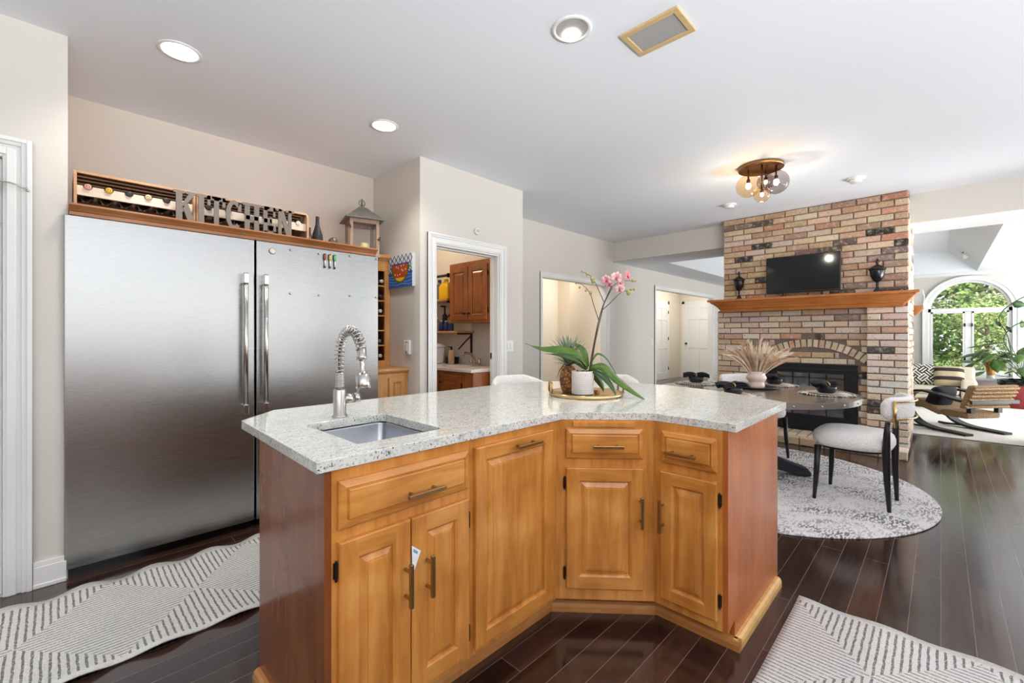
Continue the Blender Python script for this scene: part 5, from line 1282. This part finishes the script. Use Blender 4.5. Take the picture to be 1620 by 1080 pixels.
# mantel
mb = MB(); prof = [(BX-.001, MZ0), (6.32, MZ0), (6.31, MZ0+.035), (6.29, MZ0+.042), (6.28, MZ0+.06), (6.235, MZ0+.1), (6.205, MZ0+.115), (6.20, MZ0+.128), (6.17, MZ0+.134), (6.17, MZ1), (BX-.001, MZ1)]
y0, y1 = .157, 2.285
rings = []
for yy_, sgn in ((y0, 1), (y1, -1)):
    rings.append([Vector((x, (yy_+sgn*max(0, (x-6.17) if x < BX-.01 else .15)*.9) if x < BX-.01 else yy_+sgn*(.0 if z > MZ1-.01 else .135), z)) for x, z in prof])
mb.loft(rings); mt = mb.build('mantel', wood_mantel, fp); mt['label'] = 'stepped golden wood mantel'
mb = MB(); mb.loft([[Vector((7.45, y, z)) for y, z in ((BR+.02, 1.50), (BR-.03, 1.52), (.157, 1.60), (.157, 1.63), (BR+.02, 1.63))], [Vector((7.75, y, z)) for y, z in ((BR+.02, 1.50), (BR-.03, 1.52), (.157, 1.60), (.157, 1.63), (BR+.02, 1.63))]]); mb.build('rear_mantel', wood_mantel, fp)
# television
t = thing('television', 'small black flat screen television on the brick mantel', 'television', (6.27, 1.205, MZ1+.0005))
mb = MB(); mb.box(-.018, -.38, .05, .018, .38, .495); mb.build('bezel', black_m, t, bevel=.004)
mb = MB(); mb.box(-.0195, -.37, .065, -.0182, .37, .487); mb.build('screen', P('screen_black', (10, 10, 11), .08, spec=.6), t)
for s in (-.2, .2): mb = MB(); mb.box(-.07, s-.012, 0, .07, s+.012, .012); mb.box(-.012, s-.01, .012, .012, s+.01, .05); mb.build('foot', black_m, t)
def urn(label, x, y, s):
    t = thing('lidded_urn', label, 'urn', (x, y, MZ1+.0005), group='black urns on the mantel')
    mb = MB(); mb.lathe([(.045*s, 0), (.047*s, .006), (.035*s, .018), (.016*s, .05), (.013*s, .066), (.02*s, .072), (.013*s, .082), (.015*s, .098), (.045*s, .118), (.068*s, .16), (.078*s, .21), (.08*s, .226), (.074*s, .226), (.001, .22)], 28, cap1=False); mb.build('urn_body', black_cer, t, smooth=True)
    mb = MB(); mb.lathe([(.088*s, .226), (.09*s, .232), (.07*s, .25), (.035*s, .27), (.014*s, .28), (.012*s, .29), (.02*s, .3), (.018*s, .314), (.01*s, .33), (.001, .342)], 28, cap1=False); mb.build('lid', black_cer, t, smooth=True)
    t.scale = (.88, .88, 1.08)
urn('black lidded urn at the left end of the mantel', 6.27, 1.91, .9); urn('black lidded urn on the mantel right of the television', 6.27, .50, 1.0)
mb = MB(); mb.tube(smoothpath([(6.26, .41, .006), (6.3, .37, .012), (6.25, .33, .006), (6.3, .3, .03), (6.26, .27, .008), (6.3, .25, .01)], 5), .005, 6); o = mb.build('cable_coil', black_m, smooth=True); o.location = (0, 0, MZ1+.0005); tag(o, 'loose black cable coil at the right end of the mantel', 'cable')
# ---------------------------------------------------------------- living room
mb = MB(); mb.box(-1.9, -2.0, 0, 1.9, 2.0, .012); o = mb.build('area_rug', P('rug_cream', (224, 220, 212), .95, bump=.6, bscale=60, var=.05, vscale=40), bevel=.004); o.location = (9.55, -.2, .0006)
tag(o, 'cream woven area rug under the rocking chair', 'rug')
t = thing('sofa', 'cream upholstered sofa under the arched window', 'sofa', (10.85, .57, .0135))
sofa_m = P('sofa_cream', (216, 206, 186), .9, bump=.3, bscale=90); W2 = 1.0
mb = MB(); mb.box(-.42, -W2+.2, .04, .40, W2-.2, .24); mb.build('base', sofa_m, t, bevel=.02)
mb = MB(); mb.box(-.45, -W2+.205, .245, .2, -.005, .37); mb.build('seat_cushion', sofa_m, t, bevel=.04, seg=3); mb = MB(); mb.box(-.45, .005, .245, .2, W2-.205, .37); mb.build('seat_cushion', sofa_m, t, bevel=.04, seg=3)
mb = MB(); mb.box(.22, -W2, .2, .45, W2, .68); mb.build('backrest', sofa_m, t, bevel=.04, seg=3)
for s in (-1, 1): mb = MB(); mb.box(-.46, s*W2-s*.19, .04, .40, s*W2, .50); mb.build('arm', sofa_m, t, bevel=.04, seg=3)
for sx in (-.36, .34):
    for s in (-1, 1): mb = MB(); mb.cyl((sx, s*(W2-.1), 0), (sx, s*(W2-.1), .04), .025, n=10); mb.build('leg', black_m, t)
def cushion(label, x, y, z, rz, mat, s=.24, tilt=.3):
    mb = MB(); n = 14; rows = []
    def pt(i, j, sg):
        u, v = -1+2*i/n, -1+2*j/n; b = (1-u**4)*(1-v**4); pin = 1-.06*(u*u*v*v); return Vector((sg*.085*b**.6, u*s*pin, v*s*pin))
    for sg in (-1, 1):
        o_ = len(mb.v); mb.add([pt(i, j, sg) for i in range(n+1) for j in range(n+1)], [(i*(n+1)+j, (i+1)*(n+1)+j, (i+1)*(n+1)+j+1, i*(n+1)+j+1) for i in range(n) for j in range(n)])
    o = mb.build('throw_cushion', mat, smooth=True); o.location = (x, y, z); o.rotation_euler = (0, tilt, rz); return tag(o, label, 'cushion')
def maze_mat():
    m, N, L, b = new_mat('geometric_weave'); tc = N.new('ShaderNodeTexCoord'); sp = N.new('ShaderNodeSeparateXYZ'); L.new(tc.outputs['Object'], sp.inputs[0])
    y, z = sp.outputs[1], sp.outputs[2]
    a = mathn(N, L, 'ADD', y, z); c = mathn(N, L, 'SUBTRACT', y, z)
    ca = mathn(N, L, 'GREATER_THAN', mathn(N, L, 'FRACT', mathn(N, L, 'MULTIPLY', a, 3.6)), .5); cb = mathn(N, L, 'GREATER_THAN', mathn(N, L, 'FRACT', mathn(N, L, 'MULTIPLY', c, 3.6)), .5)
    ck = mathn(N, L, 'ABSOLUTE', mathn(N, L, 'SUBTRACT', ca, cb))
    sa = mathn(N, L, 'GREATER_THAN', mathn(N, L, 'FRACT', mathn(N, L, 'MULTIPLY', a, 18)), .5); sb = mathn(N, L, 'GREATER_THAN', mathn(N, L, 'FRACT', mathn(N, L, 'MULTIPLY', c, 18)), .5)
    f = mathn(N, L, 'ADD', mathn(N, L, 'MULTIPLY', ck, sa), mathn(N, L, 'MULTIPLY', mathn(N, L, 'SUBTRACT', 1.0, ck), sb))
    L.new(mixc(N, L, f, lin(28, 26, 26), lin(224, 218, 206)), b.inputs['Base Color']); b.inputs['Roughness'].default_value = .9; return m
def stripe_mat():
    m, N, L, b = new_mat('striped_cloth'); tc = N.new('ShaderNodeTexCoord'); sp = N.new('ShaderNodeSeparateXYZ'); L.new(tc.outputs['Object'], sp.inputs[0])
    f = mathn(N, L, 'GREATER_THAN', mathn(N, L, 'FRACT', mathn(N, L, 'ADD', mathn(N, L, 'MULTIPLY', sp.outputs[2], 6.4), .1)), .58)
    L.new(mixc(N, L, f, lin(198, 180, 148), lin(58, 44, 40)), b.inputs['Base Color']); b.inputs['Roughness'].default_value = .9; return m
cushion('black and white geometric maze cushion on the sofa', 10.78, .235, .56, .1, maze_mat(), .19); cushion('brown and tan striped cushion on the sofa', 10.71, -.10, .545, .0, stripe_mat(), .19, .35)
# rocking lounge chair
t = thing('rocking_chair', 'woven rope rocking chair with bent black side ribbons', 'rocking chair', (8.255, -.195, .0135), radians(-38.5))
rope = P('seagrass_rope', (150, 122, 90), .9, bump=1.0, bscale=110, var=.35, vscale=70)
prof = [(-.30, .0), (-.1, .004), (.1, .012), (.26, .05), (.36, .12), (.425, .22), (.435, .32), (.40, .42), (.32, .475), (.22, .49), (.1, .475), (-.05, .445), (-.2, .42), (-.34, .405)]
for s in (-1, 1):
    path = smoothpath([(s*.285, y, z+.012) for y, z in prof], 4); mb = MB(); n = len(path); rings = []
    for i, p in enumerate(path):
        tn = (path[min(i+1, n-1)]-path[max(i-1, 0)]).normalized(); nn = Vector((0, -tn.z, tn.y)); rings.append([p+Vector((a*.06, 0, 0))+nn*b*.014 for a, b in ((-1, -1), (1, -1), (1, 1), (-1, 1))])
    mb.loft(rings); mb.build('side_ribbon', black_m, t)
    mb = MB(); mb.tube([(s*.285, .12, .03), (s*.28, .42, .012), (s*.28, .5, .014)], .014, 8); mb.build('runner_stub', black_m, t)
mb = MB(); mb.box(-.25, -.25, .20, .25, .05, .285)
k0 = len(mb.v); mb.loft([[Vector((x, .05, z)) for x, z in ((-.29, .2), (.29, .2), (.29, .285), (-.29, .285))], [Vector((x, .25, z+.07)) for x, z in ((-.29, .2), (.29, .2), (.29, .285), (-.29, .285))], [Vector((x, .40, z+.105)) for x, z in ((-.28, .2), (.28, .2), (.28, .285), (-.28, .285))]])
mb.build('seat', rope, t, bevel=.025, seg=3)
mb = MB(); mb.loft([[Vector((x, y, .34)) for x, y in ((-.37, -.32), (.24, -.32), (.24, -.24), (-.37, -.24))], [Vector((x, y, .64)) for x, y in ((-.40, -.44), (.26, -.44), (.26, -.36), (-.40, -.36))]])
mb.build('backrest', rope, t, bevel=.025, seg=3)
mb = MB()
for r in range(6):
    for c in range(22):
        x = -.375+.6*c/21; f = r/6+.08; y = -.325-.12*f; z = .345+.28*f
        mb.obox((x, y-.006, z), Vector((.8, 0, .6 if (r % 2) else -.6)).normalized(), (0, 1, 0), Vector((-.6 if (r % 2) else .6, 0, .8)).normalized(), .017, .008, .008)
mb.build('rope_braid', P('rope_light', (172, 142, 106), .9, var=.3, vscale=60), t)
for s in (-1, 1): mb = MB(); mb.box(s*.2-.06, -.3, .28, s*.2, -.25, .36); mb.build('back_bracket', black_m, t)
mb = MB(); mb.obox((-.04, -.392, .43), (1, 0, 0), (0, 1, 0), (0, 0, 1), .34, .01, .02); mb.build('back_strap', black_m, t)
o = cushion('plain black cushion on the rocking chair seat', 8.30, .0, .42, radians(-128), P('cushion_black', (24, 25, 30), .85), .17, .4)
# red planter with leafy plant
t = thing('red_planter', 'glossy dark red floor planter with a black rim', 'planter', (11.55, -1.02, .0))
mb = MB(); mb.lathe([(.22, 0), (.25, .02), (.29, .3), (.30, .40)], 32, cap1=False); mb.build('planter_body', P('red_glaze', (132, 20, 36), .15, coat=.5), t, smooth=True)
mb = MB(); mb.lathe([(.305, .40), (.31, .41), (.31, .49), (.28, .49), (.28, .42), (.001, .42)], 32, cap1=False); mb.build('rim', black_gloss, t, smooth=True)
var_leaf = P('variegated_leaf', (196, 208, 170), .4, var=.2, vscale=10)
def plant(name, label, loc, n, spread, height, size, pink=False):
    t = thing(name, label, 'plant', loc)
    for k in range(n):
        a = random.uniform(0, 6.28); r = spread*sqrt(random.random()); h = height*random.uniform(.25, 1)
        base = Vector((0, 0, 0)); top = Vector((r*cos(a), r*sin(a), h)); path = bez(base, (0, 0, h*.5), top-Vector((0, 0, .05)), top, 6)
        mb = MB(); mb.tube(path, [.006, .006, .005, .005, .004, .004, .003], 5); st = mb.build('leaf_stem', leaf_dark, t, smooth=True)
        mb = MB(); d = Vector((cos(a), sin(a), random.uniform(-.6, .3))).normalized(); ln = size*random.uniform(.7, 1.2)
        mb.strip([top+d*ln*f+Vector((0, 0, -.25*ln*f*f)) for f in (0, .2, .45, .7, .9, 1)], [ln*w for w in (.03, .2, .27, .2, .08, .004)], (-sin(a), cos(a), random.uniform(-.4, .4)), .2)
        mb.build('leaf', (var_leaf if k % 4 == 0 else leaf_m if k % 2 else leaf_dark), st, smooth=True, solid=.002)
    if pink:
        mb = MB()
        for k in range(22): mb.ball((-.30+random.uniform(-.09, .09), -.1+random.uniform(-.09, .09), .42+random.uniform(-.07, .07)), .028, 8)
        mb.build('blossom', P('plant_blossom', (226, 178, 166), .6), t, smooth=True)
    return t
plant('leafy_houseplant', 'big leafy green houseplant growing from the red planter', (11.55, -1.02, .425), 40, .5, .75, .27, True)
t = thing('tall_vine', 'tall arching plant stems reaching over the right side of the window', 'plant', (11.75, -.9, .9))
for pts in ([(0, 0, 0), (0, .05, .35), (-.05, .15, .7), (-.1, -.1, 1.0), (-.2, -.45, 1.12)], [(0, 0, 0), (-.1, .1, .3), (-.1, -.05, .55), (-.15, -.3, .6)]):
    mb = MB(); path = smoothpath(pts, 6); mb.tube(path, .008, 6); s_ = mb.build('vine_stem', leaf_dark, t, smooth=True)
    for i in range(10, len(path), 3):
        p = path[i]; a = i*1.9; mb = MB(); d = Vector((cos(a)*.6, sin(a), -.2)); mb.strip([p+d*.2*f for f in (0, .3, .6, 1)], [.01, .065, .06, .003], (-.3, .3, .9), .2); mb.build('leaf', leaf_m if i % 2 else leaf_dark, s_, smooth=True, solid=.002)
# copper vase with cuttings on the sill side table
t = thing('console_table', 'low white console ledge under the window holding the copper vase', 'console', (12.14, -.62, 0))
mb = MB(); mb.box(-.2, -.5, .42, .2, .5, .46); mb.build('table_top', white_plas, t, bevel=.005)
for sx in (-1, 1):
    for sy in (-1, 1): mb = MB(); mb.box(sx*.17-.02, sy*.46-.02, 0, sx*.17+.02, sy*.46+.02, .4195); mb.build('leg', white_plas, t)
t = thing('copper_vase', 'flared copper gold vase in front of the window', 'vase', (12.02, -.66, .4605))
mb = MB(); mb.lathe([(.07, 0), (.075, .01), (.07, .08)], 20); mb.build('clear_foot', P('pale_glass', (204, 210, 208), .1), t, smooth=True)
mb = MB(); mb.lathe([(.07, .08), (.08, .2), (.10, .34), (.16, .46), (.175, .48), (.16, .48), (.09, .34), (.001, .1)], 28, cap0=False, cap1=False); mb.build('vase_body', P('copper_leaf', (188, 136, 78), .35, .5, var=.2, vscale=20), t, smooth=True)
t.scale = (.72, .72, .72)
plant('leaf_cuttings', 'broad green leaf cuttings standing in the copper vase', (12.02, -.66, .60), 16, .3, .42, .27)
# coffee table corner
t = thing('coffee_table', 'pale wooden coffee table whose corner enters at the right edge', 'coffee table', (7.62, -1.48, .0135))
pale = wood('pale_table', (186, 174, 154), (204, 194, 176), (218, 210, 194), (1.2, 8, 8), .5, 0)
mb = MB(); mb.box(-.45, -.45, .0, .45, .62, .34); mb.build('table_body', pale, t, bevel=.006)
mb = MB(); mb.box(-.47, -.47, .3405, .47, .64, .38); mb.build('table_top', pale, t, bevel=.006)
# glass hurricane on the rear mantel
mb = MB(); mb.lathe([(.05, 0), (.055, .01), (.06, .12), (.045, .2), (.05, .22), (.045, .22), (.04, .2), (.055, .12), (.001, .01)], 24, cap0=False, cap1=False); o = mb.build('glass_hurricane', pane_m, smooth=True); o.location = (7.66, .20, 1.6305); tag(o, 'pale glass hurricane vase on the rear mantel beside the brick', 'vase')
struct(MB().box(-4.6, -5, 0, -4.5, 3.26, 2.82).build('wall_west', wall_m))
# added unseen low wall: darkens refrigerator reflections and screens off the bounce lights
struct(MB().box(-4, -1.5, 0, 6.0, -1.4, .93).build('wall_back_blocker', wood_side))
# ---------------------------------------------------------------- garden beyond the window
struct(MB().box(12.9, -26, -1.2, 60, 26, -.6).build('ground', P('lawn', (88, 120, 50), .9, var=.3, vscale=1.5)))
leafA = tint_mat('garden_leaf', .55, .2)
def crown_mesh(seed, pal, n=9000, leaf=.125):
    rnd = random.Random(seed); mb = MB(); cl = []
    for k in range(26):
        a = rnd.uniform(0, 6.28); r = 2.1*sqrt(rnd.random()); cl.append((Vector((r*cos(a), r*sin(a), rnd.uniform(.4, 6.4))), rnd.uniform(.6, 1.1), rnd.uniform(.8, 1.15)))
    for k in range(n):
        c, rad, br = cl[k % len(cl)]; d = Vector((rnd.gauss(0, 1), rnd.gauss(0, 1), rnd.gauss(0, 1))).normalized(); p = c+d*rad*rnd.uniform(.55, 1.0)*Vector((1, 1, .62)).length/1.6
        x = Vector((rnd.gauss(0, 1), rnd.gauss(0, 1), rnd.gauss(0, .5))).normalized(); y = x.cross(d if abs(x.dot(d)) < .95 else Vector((0, 0, 1))).normalized()
        s = leaf*rnd.uniform(.6, 1.3); b = rnd.choice(pal); mb.cc = lin(*[min(255, v*rnd.uniform(.85, 1.12)) for v in b])
        mb.add([p-x*s*.6, p+y*s*.34, p+x*s*.6, p-y*s*.34], [(0, 1, 2, 3)])
    return mb
pals = [[(164, 192, 100), (188, 210, 120), (136, 170, 84)], [(132, 164, 92), (116, 148, 82), (152, 178, 104)], [(188, 206, 124), (168, 192, 104), (144, 174, 88)]]
bark_m = P('tree_bark', (88, 78, 66), .9)
def tree(i, label, loc, sc):
    t = thing('garden_tree', label, 'tree', loc, i*1.1, 'trees beyond the window'); t.scale = (sc, sc, sc)
    o = crown_mesh(i+3, pals[i % 3]).build('crown', leafA, t, fix=False); o['kind'] = 'stuff'
    mb = MB(); mb.tube([(0, 0, -.2), (.05, .02, 2), (.1, -.05, 4.5), (.1, 0, 6)], [.16, .13, .09, .03], 8)
    for k in range(7): a = k*2.4; mb.tube([(.05, 0, 1.6+k*.55), (.7*cos(a), .7*sin(a), 2.3+k*.55), (1.5*cos(a), 1.5*sin(a), 2.7+k*.6)], [.05, .03, .01], 6)
    mb.build('trunk', bark_m, t, smooth=True)
    return t
tree(0, 'bright green garden tree seen through the left casement', (18.5, .9, -.65), .85)
tree(1, 'darker green garden tree filling the arch of the window', (21.5, -.8, -.65), 1.25)
tree(2, 'yellow green garden tree behind the right casement', (19.0, -2.4, -.65), .9)
tree(4, 'dark leafy tree at the far back left of the window view', (26, 3.0, -.65), 1.35)
tree(7, 'deep green tree at the far back right of the window view', (26, -4.8, -.65), 1.35)
tree(5, 'light green bushy tree low in front of the other garden trees', (16.6, -.8, -1.2), .5)
